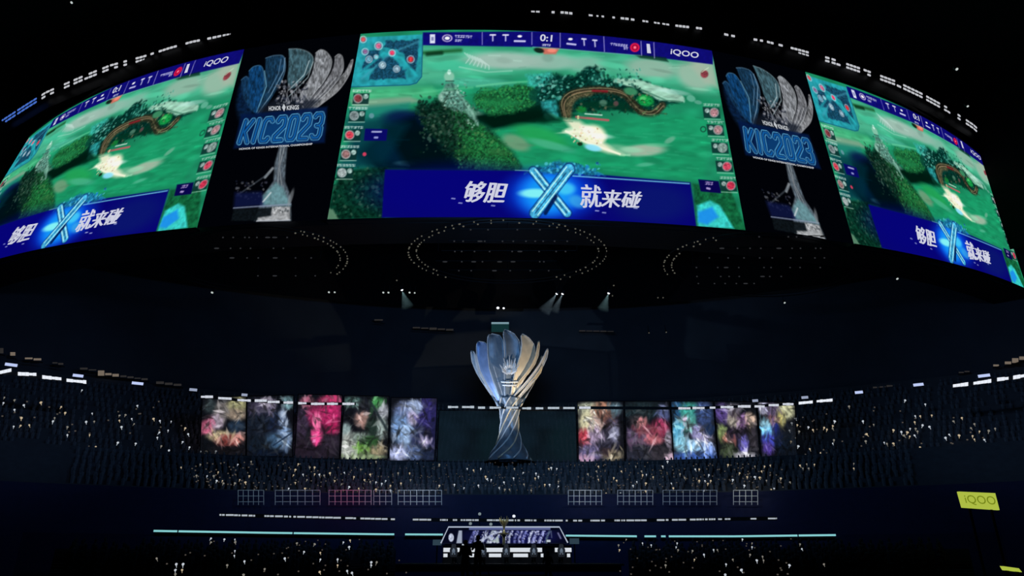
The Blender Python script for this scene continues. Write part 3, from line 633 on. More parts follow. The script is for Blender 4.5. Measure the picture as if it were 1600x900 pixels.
for a, b in SEG:
    m = MB(); m2 = MB()
    k = max(1, round((b - a) / 6)); w_ = (b - a) / k
    for i in range(k):
        for r_ in (-1, 1):
            cyc += 1
            if (b - a) < 30 and (cyc * 7) % 11 == 0: continue
            x0 = a + w_ * i; x1 = x0 + w_ * (.75 if (b - a) < 34 else 1.0)
            ys = np.interp([x0, x1], tx, ty) + r_ * 2.6
            p0 = on_z(x0, ys[0], ZX); p1 = on_z(x1, ys[1], ZX); h = .12
            z = ZX + EYE
            if x0 > 1545: h = .2
            (m2 if x0 < 60 else m).add([(p0[0], p0[1], z - h), (p1[0], p1[1], z - h), (p1[0], p1[1], z + h * .6), (p0[0], p0[1], z + h * .6),
                   (p0[0], p0[1] + .12, z - h), (p1[0], p1[1] + .12, z - h), (p1[0], p1[1] + .12, z + h * .6), (p0[0], p0[1] + .12, z + h * .6)],
                  [(0, 1, 2, 3), (7, 6, 5, 4), (0, 4, 5, 1), (3, 2, 6, 7), (0, 3, 7, 4), (1, 5, 6, 2)])
    mm_ = m2 if m2.v else m
    if mm_.v:
        o = link('lettering', mm_.mesh('lettering'), glow('ribbon_character_blue', (70, 110, 200), 1) if m2.v else RT, t); o.location = (0, -55, -50)
# black band carrying the letters
Xs, Ys = on_z(tx, ty, ZX); Xs = np.array(Xs); Ys = np.array(Ys) + .9
me = MB(); n = len(Xs)
me.add([(x, y, z) for z in (ZX + .6, ZX + 3.6) for x, y in zip(Xs, Ys)] , [(i, i + 1, n + i + 1, n + i) for i in range(n - 1)])
me.add([(x, y + .3, z) for z in (ZX + .6, ZX + 3.6) for x, y in zip(Xs, Ys)] , [(n + i, n + i + 1, i + 1, i) for i in range(n - 1)])
o = link('strip', me.mesh('strip'), BLACK, t); o.location = (0, -55, -50)

# ---------------------------------------------------------------- oval lamp trusses under the roof
def oval_truss(cx, cy, rx, ry, z_h, label, arc, rows, seed, full=True):
    R = random.Random(seed)
    c0 = on_z(cx, cy, z_h); t = thing('oval_light_truss', (float(c0[0]), float(c0[1]), z_h + EYE), label, 'light truss', 'oval lamp trusses under the ring')
    W = lambda px, py: Vector((float(on_z(px, py, z_h)[0] - c0[0]), float(on_z(px, py, z_h)[1] - c0[1]), 0))
    for s_, nm in ((1.0, 'outer_rail'), (.92, 'inner_rail')):
        pts = [W(cx + rx * s_ * math.cos(a), cy + ry * s_ * math.sin(a)) for a in np.linspace(0, 2 * pi, 49)]
        link(nm, MB().tube([p + Vector((0, 0, .12)) for p in pts], .06, 5, False).mesh(nm), BLACK, t)
    lampme = MB().lathe([(.02, .1), (.07, .08), (.09, 0), (.07, -.08), (.02, -.1)], 6).mesh('lamp')
    lampme.materials.append(DIM)
    def lamp(p, sx=1.0):
        o = bpy.data.objects.new('lamp', lampme); C.objects.link(o); o.parent = t; o.location = p; o.scale = (sx * .75, .7, .7)
    for s_ in (1.0, .92):
        for a in arc:
            a2 = math.radians(a + R.uniform(-1.5, 1.5))
            if R.random() < .12: continue
            lamp(W(cx + rx * s_ * math.cos(a2), cy + ry * s_ * math.sin(a2)), R.uniform(.7, 1.5))
    for y, x0, x1, n in rows:
        p0, p1 = W(x0, y), W(x1, y); link('lamp_bar', MB().tube([p0 + Vector((0, 0, .12)), p1 + Vector((0, 0, .12))], .04, 4).mesh('lamp_bar'), BLACK, t)
        for i in range(n):
            f_ = (i + R.uniform(.1, .9)) / n
            o = bpy.data.objects.new('lamp', lampme2); C.objects.link(o); o.parent = t; o.location = p0.lerp(p1, f_); o.scale = (R.choice((1, 1, 1, 3)), .8, .7)
    for dx, dy in ((-.7, 0), (.7, 0), (0, -.7), (0, .7)):
        p = W(cx + rx * dx, cy + ry * dy); o = link('hanger_rod', MB().tube([p + Vector((0, 0, .1)), Vector((p.x, p.y, 60 - z_h))], .04, 4).mesh('hanger_rod'), BLACK, t)
lampme2 = MB().lathe([(.02, .1), (.07, .08), (.09, 0), (.07, -.08), (.02, -.1)], 6).mesh('lamp'); lampme2.materials.append(glow('faint_lamp', (46, 47, 50), 1.0))
oval_truss(793, 394, 155, 50, 29, 'full oval ring of tiny lamps below the middle game screen', list(np.arange(-118, -60, 9)) + list(np.arange(130, 242, 5)) + list(np.arange(-58, 58, 5)),
           [(359, 720, 870, 4), (377, 700, 900, 11), (393, 690, 900, 9), (409, 680, 870, 8), (423, 700, 880, 6)], 1)
oval_truss(400, 405, 143, 50, 29, 'oval ring of faint lamps below the left trophy screen', list(np.arange(-62, 30, 5)),
           [(371, 345, 455, 8), (388, 320, 455, 6), (403, 350, 495, 6), (431, 400, 495, 4)], 2)
oval_truss(1192, 415, 155, 50, 29, 'oval ring of faint lamps below the right trophy screen', list(np.arange(165, 245, 5)),
           [(370, 1180, 1290, 4), (388, 1120, 1300, 9), (403, 1105, 1305, 9), (418, 1080, 1290, 9), (432, 1085, 1240, 7), (443, 1085, 1190, 6)], 3)

# ---------------------------------------------------------------- stage spotlights with haze beams
def haze_mat():
    m = bpy.data.materials.new('beam_haze'); m.use_nodes = True; nt = m.node_tree; nt.nodes.clear()
    o = nt.nodes.new('ShaderNodeOutputMaterial'); v = nt.nodes.new('ShaderNodeVolumeScatter')
    v.inputs['Color'].default_value = (.75, .95, 1, 1); v.inputs['Density'].default_value = .05; v.inputs['Anisotropy'].default_value = .2
    nt.links.new(v.outputs[0], o.inputs['Volume']); return m
HAZE = haze_mat()
def spot_fixture(px, py, tx_, ty_, wd, label, col, power, Y=70, beam=True, size=.16, mt=None):
    p = at(px, py, Y); q = at(tx_, ty_, Y); t = thing('stage_spotlight', p, label, 'spotlight', 'small roof spotlights')
    d = (q - p).normalized() if beam else Vector((0, -.6, -.8)).normalized()
    rot = d.to_track_quat('Z', 'Y').to_matrix().to_4x4()
    prof = [(size * .5, -.45), (size * .9, -.4), (size, 0.0)]
    mb = MB().lathe(prof, 10); mb.v = [tuple(rot @ Vector(v)) for v in mb.v]; link('housing', mb.mesh('housing'), BLACK, t)
    lens = MB().lathe([(size * .5, -.05), (size * .95, .02), (size * .6, size * .5), (.02, size * .7)], 10); lens.v = [tuple(rot @ Vector(v)) for v in lens.v]
    link('lens', lens.mesh('lens'), mt or WHITE2, t)
    link('yoke', MB().tube([(0, 0, .1), (0, .3, .5), (0, .3, .9)], .04, 4).mesh('yoke'), BLACK, t)
    if beam:
        L = (q - p).length; b = thing('light_beam', p, 'hazy light beam under ' + label, 'light beam', 'short hazy beams')
        hz = MB().lathe([(size * .7, .15), (wd, L)], 14); hz.v = [tuple(rot @ Vector(v)) for v in hz.v]; link('haze_cone', hz.mesh('haze_cone'), HAZE, b)
        s = spot_light('beam_lamp', p + d * .12, q, power, col, math.degrees(2 * math.atan(wd / L)) * 1.05, .3, .03)
    return t
spot_fixture(628, 453, 637, 480, .75, 'the leftmost beaming spotlight beside the middle oval', (.7, 1, 1), 260)
spot_fixture(870, 459, 850, 487, .75, 'the left one of the paired beaming spotlights', (.8, .9, 1), 300)
spot_fixture(879, 459, 866, 487, .55, 'the right one of the paired beaming spotlights', (.8, .9, 1), 300)
spot_fixture(951, 458, 942, 484, .7, 'the rightmost beaming spotlight beside the middle oval', (.7, 1, 1), 260)
for px, py, s_, br, lb in ((599, 457, .12, 0, 'left one of the lamp pair left of the leftmost beam'), (607, 457, .12, 0, 'right one of the lamp pair left of the leftmost beam'), (640, 457, .12, 0, 'left one of the lamp pair right of the leftmost beam'), (648, 457.5, .1, 0, 'right one of the lamp pair right of the leftmost beam'),
                       (778, 481, .17, 1, 'left one of the bright lamp pair above the trophy'), (787, 481.5, .13, 1, 'right one of the bright lamp pair above the trophy'), (514, 456.5, .12, 0, 'left one of the lamp pair under the left oval'), (523, 456.5, .11, 0, 'right one of the lamp pair under the left oval'),
                       (331.5, 457, .14, 0, 'single far left lamp below the left oval'), (1226, 473, .11, 0, 'single lamp below the right oval'), (1402, 435.5, .14, 0, 'single lamp right of the right oval'), (1028, 465, .08, 0, 'left one of the faint pair under the right oval'), (1036, 465, .08, 0, 'right one of the faint pair under the right oval'),
                       (620, 438, .09, 0, 'tiny lamp above the leftmost beam'), (959, 446, .09, 0, 'tiny lamp above the rightmost beam'), (957, 462, .08, 0, 'faint lamp beside the rightmost beam'), (1014, 520, .07, 0, 'faint lamp on the dark edge right of the trophy'), (1041, 519, .08, 0, 'faint lamp on the dark edge below the right oval'),
                       (112, 4, .12, 0, 'lone dim lamp in the black roof top left'), (1495, 108, .13, 0, 'lone dim lamp in the black roof top right'), (1512, 166, .1, 0, 'lone dim lamp near the right end of the ribbon')):
    Yp = 70 if py > 200 else 49
    spot_fixture(px, py, 0, 0, 0, lb, None, 0, Yp, False, s_, WHITE2 if br else glow('small_lamp_lens', (190, 200, 196), 1.0) if s_ > .09 else DIM)

# lit strip and green glass box on the dark edge above the trophy
a_, b_ = at_r(767, 507, 97), at_r(796, 504, 97)
t = thing('lit_roof_box', (a_ + b_) / 2, 'small teal lit box under a white strip above the trophy', 'light box')
M_ = Matrix.Identity(4)
link('strip_lamp', MB().box((-1.3, -.3, -.1), (1.3, .1, .12)).mesh('strip_lamp'), glow('strip_white', (120, 150, 160), 1), t)
link('glass_front', MB().box((-1.3, -.1, -1.3), (1.3, .1, -.12)).mesh('glass_front'), glow('teal_glass', (18, 48, 50), 1), t)

# ---------------------------------------------------------------- ribbon displays, suites
def arc_plates(name, segs, r, label, m, cat='ribbon display', hpx=5.0, group=None, jag=True, part='lettering'):
    mid = at_r((segs[0][0] + segs[-1][1]) / 2, float(np.mean(segs[0][2])), r)
    t = thing(name, mid, label, cat, group); mb = MB(); R = random.Random(int(segs[0][0]) + 5)
    for x0, x1, y in segs:
        mb = MB(); y0, y1 = y if isinstance(y, tuple) else (y, y); k = max(1, int((x1 - x0) / 5)) if jag else 1
        for i in range(k):
            xa = x0 + (x1 - x0) * i / k; xc = x0 + (x1 - x0) * (i + (.97 if jag else 1)) / k
            ya = y0 + (y1 - y0) * i / k; yc = y0 + (y1 - y0) * (i + 1) / k; h = hpx / 2 * (R.uniform(.75, 1.1) if jag else 1)
            q = [at_r(xa, ya - h, r), at_r(xc, yc - h, r), at_r(xc, yc + h, r), at_r(xa, ya + h, r)]
            o_ = [at_r(xa, ya - h, r + .15), at_r(xc, yc - h, r + .15), at_r(xc, yc + h, r + .15), at_r(xa, ya + h, r + .15)]
            mb.add([v - mid for v in q + o_], [(3, 2, 1, 0), (4, 5, 6, 7), (0, 1, 5, 4), (2, 3, 7, 6), (1, 2, 6, 5), (3, 0, 4, 7)])
        link(part, mb.mesh(part), m, t)
    # thin black carrier band behind the lettering
    mb = MB(); X0, X1 = segs[0][0] - 2, segs[-1][1] + 2; N = 24
    yy = lambda x: float(np.interp(x, [s_[0] for s_ in segs], [s_[2][0] if isinstance(s_[2], tuple) else s_[2] for s_ in segs]))
    P = [[at_r(X0 + (X1 - X0) * i / N, yy(X0 + (X1 - X0) * i / N) + dy, r + .2) - mid for i in range(N + 1)] for dy in (-hpx * .6, hpx * .6)]
    Q = [[v + Vector((v + mid)).normalized() * .15 for v in row] for row in P]
    n = N + 1; mb.add(P[0] + P[1] + Q[0] + Q[1], [(i, n + i, n + i + 1, i + 1) for i in range(N)] + [(2 * n + i, 2 * n + i + 1, 3 * n + i + 1, 3 * n + i) for i in range(N)])
    link('carrier_band', mb.mesh('carrier_band'), BLACK, t)
    return t
RB = 83.0
arc_plates('ribbon_display', [(0, 18, (582, 578)), (28, 57, (584, 585)), (66, 96, (589, 592)), (104, 135, (594, 597))], RB, 'bright white ribbon lettering at the far left of the stand', WHITE, hpx=5.2)
arc_plates('ribbon_display', [(314, 333, 620), (341, 362, (622, 623)), (371, 392, (625, 626)), (398, 417, 626), (418, 437, 628), (443, 458, 629), (466, 479, 630), (486, 507, 631), (511, 528, 631), (535, 554, 631)], RB, 'white ribbon lettering across the tops of the left posters', glow('ribbon_soft', (205, 210, 222), 1), hpx=3.8)
arc_plates('ribbon_display', [(700, 716, 636), (722, 741, 636), (747, 758, 637), (765, 783, 637), (791, 810, 637), (816, 830, 638), (837, 849, 638), (856, 874, 637.5), (880, 898, 637.5)], RB, 'white ribbon lettering passing the big trophy', glow('ribbon_softer', (180, 192, 204), 1), hpx=3.4)
arc_plates('ribbon_display', [(905, 923, 637), (1060, 1079, 638), (1082, 1101, 637.5), (1109, 1118, 637), (1126, 1146, 636), (1153, 1173, 635), (1179, 1195, 635), (1201, 1217, 633), (1223, 1240, 631.5)], RB, 'white ribbon lettering across the tops of the right posters', glow('ribbon_soft', (205, 210, 222), 1), hpx=3.8)
arc_plates('ribbon_display', [(1248, 1270, (630, 628)), (1276, 1301, (627, 625))], RB, 'short white ribbon lettering just right of the posters', WHITE, hpx=4.2)
arc_plates('ribbon_display', [(1489, 1513, (603, 600)), (1521, 1549, (599, 595)), (1558, 1576, (593, 591)), (1583, 1606, (590, 586))], RB, 'bright white ribbon lettering at the far right of the stand', WHITE, hpx=5.6)
for x0, x1, y, lb in ((11, 24, 570, 'above the far left ribbon start'), (116, 128, 587, 'above the far left ribbon end'), (208, 222, 599, 'alone between the left ribbons'), (297, 307, 609, 'left of the leftmost poster'), (378, 386, 617, 'over the leftmost poster'),
                  (1176, 1184, 626, 'over the right posters'), (1253, 1262, 621, 'right of the rightmost poster'), (1337, 1347, 613, 'between the right ribbons'), (1429, 1441, 601, 'left of the far right ribbon'), (1531, 1544, 587, 'above the far right ribbon')):
    p = at_r((x0 + x1) / 2, y, 84.5); a = math.atan2(p.x, p.y)
    t = thing('small_wall_screen', p, 'small bluish white lit screen ' + lb, 'screen', 'small lit screens on the stand', -a)
    wd = (x1 - x0) * .04
    link('panel', MB().box((-wd, -.05, -.14), (wd, .05, .14)).mesh('panel'), BLUEW if 'ribbon' in lb else glow('small_screen_dim', (150, 160, 185), 1), t)
    link('housing', MB().box((-wd - .05, .05, -.2), (wd + .05, .3, .2)).mesh('housing'), BLACK, t)
BOX = glow('suite_window_warm', (120, 108, 96), .9); BOX2 = glow('suite_window_dim', (44, 42, 42), 1)
def suite(x0, x1, y0, y1, h, label, m):
    R = random.Random(int(x0)); a_ = at_r((x0 + x1) / 2, (y0 + y1) / 2, 99.5); t = thing('suite_window', a_, label, 'window', 'suite windows round the dark wall')
    mb = MB(); N = max(1, round((x1 - x0) / 12))
    for i in range(N):
        xa = x0 + (x1 - x0) * i / N; xc = xa + (x1 - x0) / N * .88; ya = y0 + (y1 - y0) * i / N; hh = h * R.uniform(.35, 1)
        q = [at_r(xa, ya - hh / 2, 99.5), at_r(xc, ya - hh / 2, 99.5), at_r(xc, ya + hh / 2, 99.5), at_r(xa, ya + hh / 2, 99.5)]
        mb.add([v - a_ for v in q] + [v * 1.004 - a_ for v in q], [(3, 2, 1, 0), (4, 5, 6, 7), (0, 1, 5, 4), (2, 3, 7, 6), (1, 2, 6, 5), (3, 0, 4, 7)])
    link('pane', mb.mesh('pane'), m, t)
    fr = MB(); fr.tube([at_r(x0 - 1, y0 + h / 2 + 1, 99.4) - a_, at_r(x1 + 1, y1 + h / 2 + 1, 99.4) - a_], .06, 4); link('sill', fr.mesh('sill'), BLACK, t)
suite(0, 6, 548, 550, 9, 'lit suite window at the left picture edge', BOX2)
suite(16, 25, 553, 556, 9, 'warm suite window above the far left ribbon', BOX)
suite(39, 66, 560, 563, 5, 'small lit suite windows on the far left', BOX)
suite(82, 100, 567, 570, 4, 'two faint suite windows on the left', BOX2)
suite(125, 152, 576, 580, 3, 'thin faint suite windows left of the warm row', BOX2)
suite(153, 187, 583, 588, 8, 'warm brown suite window row on the left', BOX)
suite(188, 232, 588, 594, 3, 'faint suite windows right of the warm left row', BOX2)
suite(244, 285, 598, 603, 4, 'faint suite windows near the left posters', BOX2)
suite(1266, 1308, 617, 615, 3, 'faint suite windows near the right posters', BOX2)
suite(1364, 1396, 606, 602, 4, 'dim suite windows above the right stand', BOX2)
suite(1498, 1516, 582, 579, 4, 'faint suite windows left of the warm right row', BOX2)
suite(1552, 1562, 571, 568, 6, 'small bright suite window on the right', BOX)
suite(1570, 1604, 567, 556, 10, 'warm brown suite window row at the right edge', BOX)
suite(905, 960, 517, 518, 2, 'faint row of windows on the dark edge right of trophy', BOX2)
suite(585, 600, 500, 502, 5, 'faint specks of window light on the left dark edge', BOX2)
suite(645, 710, 512, 516, 4, 'faint window row on the dark edge left of trophy', BOX2)

# ---------------------------------------------------------------- posters on see-through mesh screens
def poster(name, quad, paint, label, nx=76, ny=96, k=1.0):
    c = Canvas(0, 0, 76, 98, 2, (10, 12, 18)); paint(c)
    u, v = np.meshgrid(np.linspace(0, 1, nx), np.linspace(0, 1, ny))
    (x0, y0), (x1, y1), (x2, y2), (x3, y3) = quad    # TL TR BR BL
    px = (1 - u) * (1 - v) * x0 + u * (1 - v) * x1 + u * v * x2 + (1 - u) * v * x3
    py = (1 - u) * (1 - v) * y0 + u * (1 - v) * y1 + u * v * y2 + (1 - u) * v * y3
    r = 86.2; X, Y, Z = ray(px, py); kk = r / np.hypot(X, Y); P = np.stack([X * kk, Y * kk, Z * kk + EYE], -1)
    mid = Vector(P[-1, nx // 2]); t = thing(name, mid, label, 'screen', 'poster screens hung below the upper stand')
    cc = c.sample(u * 76, v * 98); cc = cc * .78 + cc.mean(-1, keepdims=True) * .22; col = lin((cc * 1.06).clip(0, 250)) * k
    link('display', grid_mesh('display', P - np.array(mid), col), display_mat('mesh_screen_picture', .3), t)
    fr = MB()
    for a_, b_ in (((0, 0), (0, nx - 1)), ((ny - 1, 0), (ny - 1, nx - 1)), ((0, 0), (ny - 1, 0)), ((0, nx - 1), (ny - 1, nx - 1))):
        if a_[0] == b_[0]: pts = [Vector(P[a_[0], j]) - mid for j in range(0, nx, 15)] + [Vector(P[b_]) - mid]
        else: pts = [Vector(P[a_]) - mid, Vector(P[b_]) - mid]
        fr.tube(pts, .05, 4)
    link('frame', fr.mesh('frame'), BLACK, t)
def wash(c, cols, seed, n=60, streak=1.6):
    R = np.random.default_rng(seed)
    for _ in range(n):
        i = int(R.integers(len(cols))); x, y, rx, ry, cl = cols[i]
        c.ell(x + R.normal(0, rx * .5), y + R.normal(0, ry * .5), R.uniform(1, 3), R.uniform(2, 7) * streak, np.array(cl) * R.uniform(.5, 1.5), .8, R.uniform(-.9, .9), .5)
    for _ in range(n):          # crisp angular facets and streaks
        x, y = R.uniform(2, 74), R.uniform(3, 95); g = c.sample(np.array(x), np.array(y)).mean() * .45 + c.sample(np.array(x), np.array(y)) * .55
        a_ = R.uniform(0, 3.1); l_, w_ = R.uniform(4, 13), R.uniform(.8, 3.4); dx, dy = math.cos(a_), math.sin(a_)
        c.poly([(x - dx * l_, y - dy * l_), (x + dy * w_, y - dx * w_), (x + dx * l_, y + dy * l_), (x - dy * w_, y + dx * w_)], np.clip(g * R.choice((.35, .6, 1.35, 1.7)), 0, 235), 1.2, .6)
def blobs(c, L, seed, n=70):
    for x, y, rx, ry, cl in L: c.ell(x, y, rx, ry, cl, .9, 0, .95, tex=.4, ts=4)
    wash(c, L, seed, n)
def p1(c): blobs(c, [(12, 48, 12, 10, (150, 60, 90)), (10, 55, 11, 8, (196, 80, 116)), (28, 40, 12, 14, (150, 132, 150)), (36, 22, 16, 14, (120, 112, 110)), (14, 16, 10, 12, (40, 52, 56)), (62, 14, 18, 12, (150, 146, 96)), (60, 30, 16, 10, (150, 130, 110)), (34, 66, 22, 9, (170, 150, 110)), (46, 74, 20, 10, (128, 48, 44)), (64, 68, 10, 8, (190, 120, 110)), (60, 50, 14, 10, (26, 44, 66)), (50, 90, 40, 8, (16, 16, 22)), (8, 86, 12, 12, (8, 12, 18))], 1, 80)
def p2(c): blobs(c, [(20, 20, 18, 14, (60, 54, 80)), (30, 10, 9, 7, (150, 140, 160)), (40, 18, 8, 12, (120, 110, 140)), (20, 50, 26, 24, (16, 24, 38)), (66, 12, 9, 10, (90, 130, 140)), (50, 40, 16, 20, (20, 32, 60)), (58, 36, 6, 14, (140, 160, 190)), (62, 66, 12, 22, (100, 130, 172)), (44, 74, 14, 14, (50, 84, 120)), (20, 80, 20, 14, (12, 22, 34)), (36, 92, 30, 6, (8, 18, 36))], 2, 80); c.line([(44, 80), (74, 60)], 2.5, (16, 36, 64), .9)
def p3(c): blobs(c, [(16, 12, 12, 8, (150, 70, 96)), (56, 10, 20, 9, (160, 30, 76)), (54, 30, 22, 18, (178, 18, 84)), (30, 32, 14, 16, (140, 24, 72)), (34, 42, 6, 14, (214, 80, 132)), (62, 50, 12, 12, (150, 14, 66)), (36, 64, 10, 14, (216, 44, 116)), (10, 46, 10, 24, (46, 34, 56)), (60, 74, 16, 14, (36, 28, 42)), (34, 90, 38, 10, (26, 20, 32)), (12, 80, 12, 14, (28, 20, 32))], 3, 70)
def p4(c): blobs(c, [(14, 10, 16, 8, (60, 96, 90)), (56, 12, 12, 10, (44, 120, 56)), (36, 24, 16, 18, (24, 26, 34)), (32, 36, 12, 12, (150, 110, 100)), (66, 24, 10, 12, (128, 132, 144)), (64, 50, 10, 18, (112, 128, 124)), (48, 50, 10, 20, (24, 40, 34)), (6, 54, 8, 12, (116, 140, 140)), (12, 78, 14, 20, (150, 156, 148)), (30, 64, 16, 8, (96, 112, 104)), (36, 82, 14, 9, (92, 150, 50)), (46, 70, 14, 8, (34, 74, 34)), (60, 84, 14, 10, (120, 108, 80)), (40, 94, 30, 4, (110, 130, 90))], 4, 80); c.line([(44, 8), (74, 52)], 4, (24, 36, 40), .8, 2)
def p5(c): blobs(c, [(60, 24, 18, 26, (36, 30, 96)), (24, 20, 18, 14, (84, 100, 150)), (40, 14, 14, 10, (130, 150, 190)), (36, 32, 10, 12, (150, 140, 176)), (16, 46, 14, 24, (84, 120, 172)), (28, 58, 14, 16, (120, 150, 190)), (46, 60, 12, 20, (30, 36, 70)), (62, 68, 12, 9, (150, 140, 176)), (16, 86, 18, 12, (140, 150, 196)), (42, 86, 14, 12, (64, 84, 130)), (70, 60, 6, 36, (20, 20, 60)), (64, 88, 10, 10, (20, 30, 56))], 5, 90)
    
def p6(c): blobs(c, [(20, 12, 22, 10, (150, 156, 130)), (40, 14, 16, 14, (140, 92, 70)), (62, 12, 12, 10, (60, 84, 96)), (16, 34, 14, 18, (176, 170, 130)), (30, 34, 12, 12, (170, 140, 130)), (46, 26, 14, 12, (96, 60, 50)), (56, 38, 12, 12, (60, 50, 70)), (10, 58, 10, 14, (170, 40, 56)), (28, 54, 12, 14, (130, 110, 140)), (22, 82, 20, 14, (84, 76, 120)), (12, 92, 14, 6, (150, 110, 140)), (52, 62, 16, 16, (40, 38, 56)), (60, 50, 8, 16, (110, 112, 140)), (56, 86, 18, 8, (120, 108, 84)), (46, 80, 12, 5, (40, 30, 34))], 6, 90)
def p7(c): blobs(c, [(30, 14, 34, 14, (24, 40, 46)), (24, 34, 14, 12, (70, 60, 66)), (28, 34, 8, 8, (196, 110, 114)), (64, 20, 10, 14, (70, 80, 130)), (58, 42, 14, 14, (160, 40, 80)), (36, 50, 24, 12, (130, 50, 66)), (30, 62, 26, 10, (90, 62, 90)), (46, 62, 14, 8, (170, 80, 90)), (20, 84, 24, 14, (34, 36, 50)), (54, 84, 16, 14, (46, 42, 50)), (70, 60, 5, 14, (130, 120, 140)), (70, 90, 8, 6, (170, 140, 160)), (10, 56, 8, 14, (70, 56, 86))], 7, 90)
def p8(c): blobs(c, [(10, 14, 10, 16, (20, 66, 110)), (34, 14, 20, 12, (40, 150, 136)), (58, 20, 16, 20, (40, 60, 110)), (28, 34, 14, 14, (60, 150, 140)), (26, 34, 6, 10, (186, 160, 190)), (10, 50, 10, 20, (60, 150, 190)), (44, 50, 12, 12, (140, 136, 196)), (56, 60, 14, 8, (130, 124, 160)), (16, 68, 14, 14, (110, 176, 200)), (38, 72, 16, 10, (120, 170, 210)), (60, 76, 12, 12, (100, 130, 200)), (36, 90, 40, 10, (36, 70, 150)), (66, 44, 8, 10, (20, 40, 80))], 8, 90)
def p9(c): blobs(c, [(14, 20, 14, 16, (70, 50, 120)), (34, 12, 14, 8, (110, 104, 120)), (32, 30, 12, 12, (130, 122, 110)), (34, 20, 10, 6, (60, 50, 60)), (64, 30, 10, 12, (176, 146, 126)), (48, 34, 10, 12, (96, 60, 110)), (10, 52, 8, 14, (110, 130, 70)), (22, 60, 12, 8, (170, 90, 80)), (36, 52, 20, 12, (34, 26, 44)), (48, 70, 9, 16, (84, 76, 170)), (20, 80, 14, 14, (44, 56, 34)), (48, 88, 20, 6, (140, 138, 150)), (66, 60, 8, 20, (40, 36, 44))], 9, 90)
def p10(c): blobs(c, [(12, 10, 10, 12, (150, 150, 180)), (30, 14, 14, 14, (80, 66, 100)), (58, 14, 18, 14, (160, 160, 120)), (46, 28, 10, 14, (160, 150, 80)), (30, 30, 12, 8, (110, 66, 70)), (14, 38, 12, 10, (100, 150, 170)), (18, 48, 12, 8, (90, 180, 230)), (18, 62, 14, 12, (50, 60, 190)), (16, 78, 12, 12, (60, 40, 130)), (34, 42, 8, 8, (20, 30, 110)), (40, 64, 10, 20, (14, 24, 60)), (62, 48, 14, 12, (16, 20, 28)), (56, 76, 22, 22, (8, 16, 28))], 10, 80)
PS = [((316, 620), (385, 619), (384, 712), (312, 711), p1, 'leftmost poster screen with pink and cream patches'), ((386, 619), (459, 617), (457, 714), (385, 713), p2, 'dark blue poster screen with a pale blue slab, second from left'),
      ((466, 616), (535, 617), (530, 717), (460, 716), p3, 'magenta poster screen, third from left'), ((538, 618), (608, 619), (606, 718), (532, 718), p4, 'green and grey poster screen left of the blue one'),
      ((611, 621), (683, 622), (679, 720), (608, 720), p5, 'violet and silver blue poster screen nearest the trophy on the left'), ((902, 627), (974, 627), (976, 723), (904, 722), p6, 'cream and red poster screen nearest the trophy on the right'),
      ((976, 627), (1046, 627), (1053, 723), (979, 723), p7, 'dark crimson poster screen, second right of the trophy'), ((1048, 627), (1114, 627), (1122, 723), (1053, 723), p8, 'turquoise and blue poster screen, third right of the trophy'),
      ((1116, 627), (1181, 628), (1188, 721), (1123, 722), p9, 'purple and olive poster screen, fourth right of the trophy'), ((1183, 628), (1242, 629), (1246, 720), (1190, 721), p10, 'rightmost poster screen, yellow above and blue below')]
for q0, q1, q2, q3, fn, lb in PS: poster('poster_screen', (q0, q1, q2, q3), fn, lb, k=1.0 if fn in (p1, p2, p7) else 1.25)
def dimteal(c):
    c.blend(c.win(0, 0, 76, 98), np.ones(c.X.shape), (8, 21, 30), tex=.25, ts=20); c.ell(62, 60, 18, 40, (8, 28, 36), .9, 0, .7); c.ell(14, 60, 14, 40, (10, 26, 38), .9, 0, .7)
for x0, x1, xb0, xb1, lb in ((686, 792, 683, 792, 'dim blank mesh screen left of the big trophy'), (793, 900, 793, 902, 'dim blank mesh screen right of the big trophy')):
    poster('blank_mesh_screen', ((x0, 641), (x1, 642), (xb1, 722), (xb0, 721)), dimteal, lb, 20, 20)

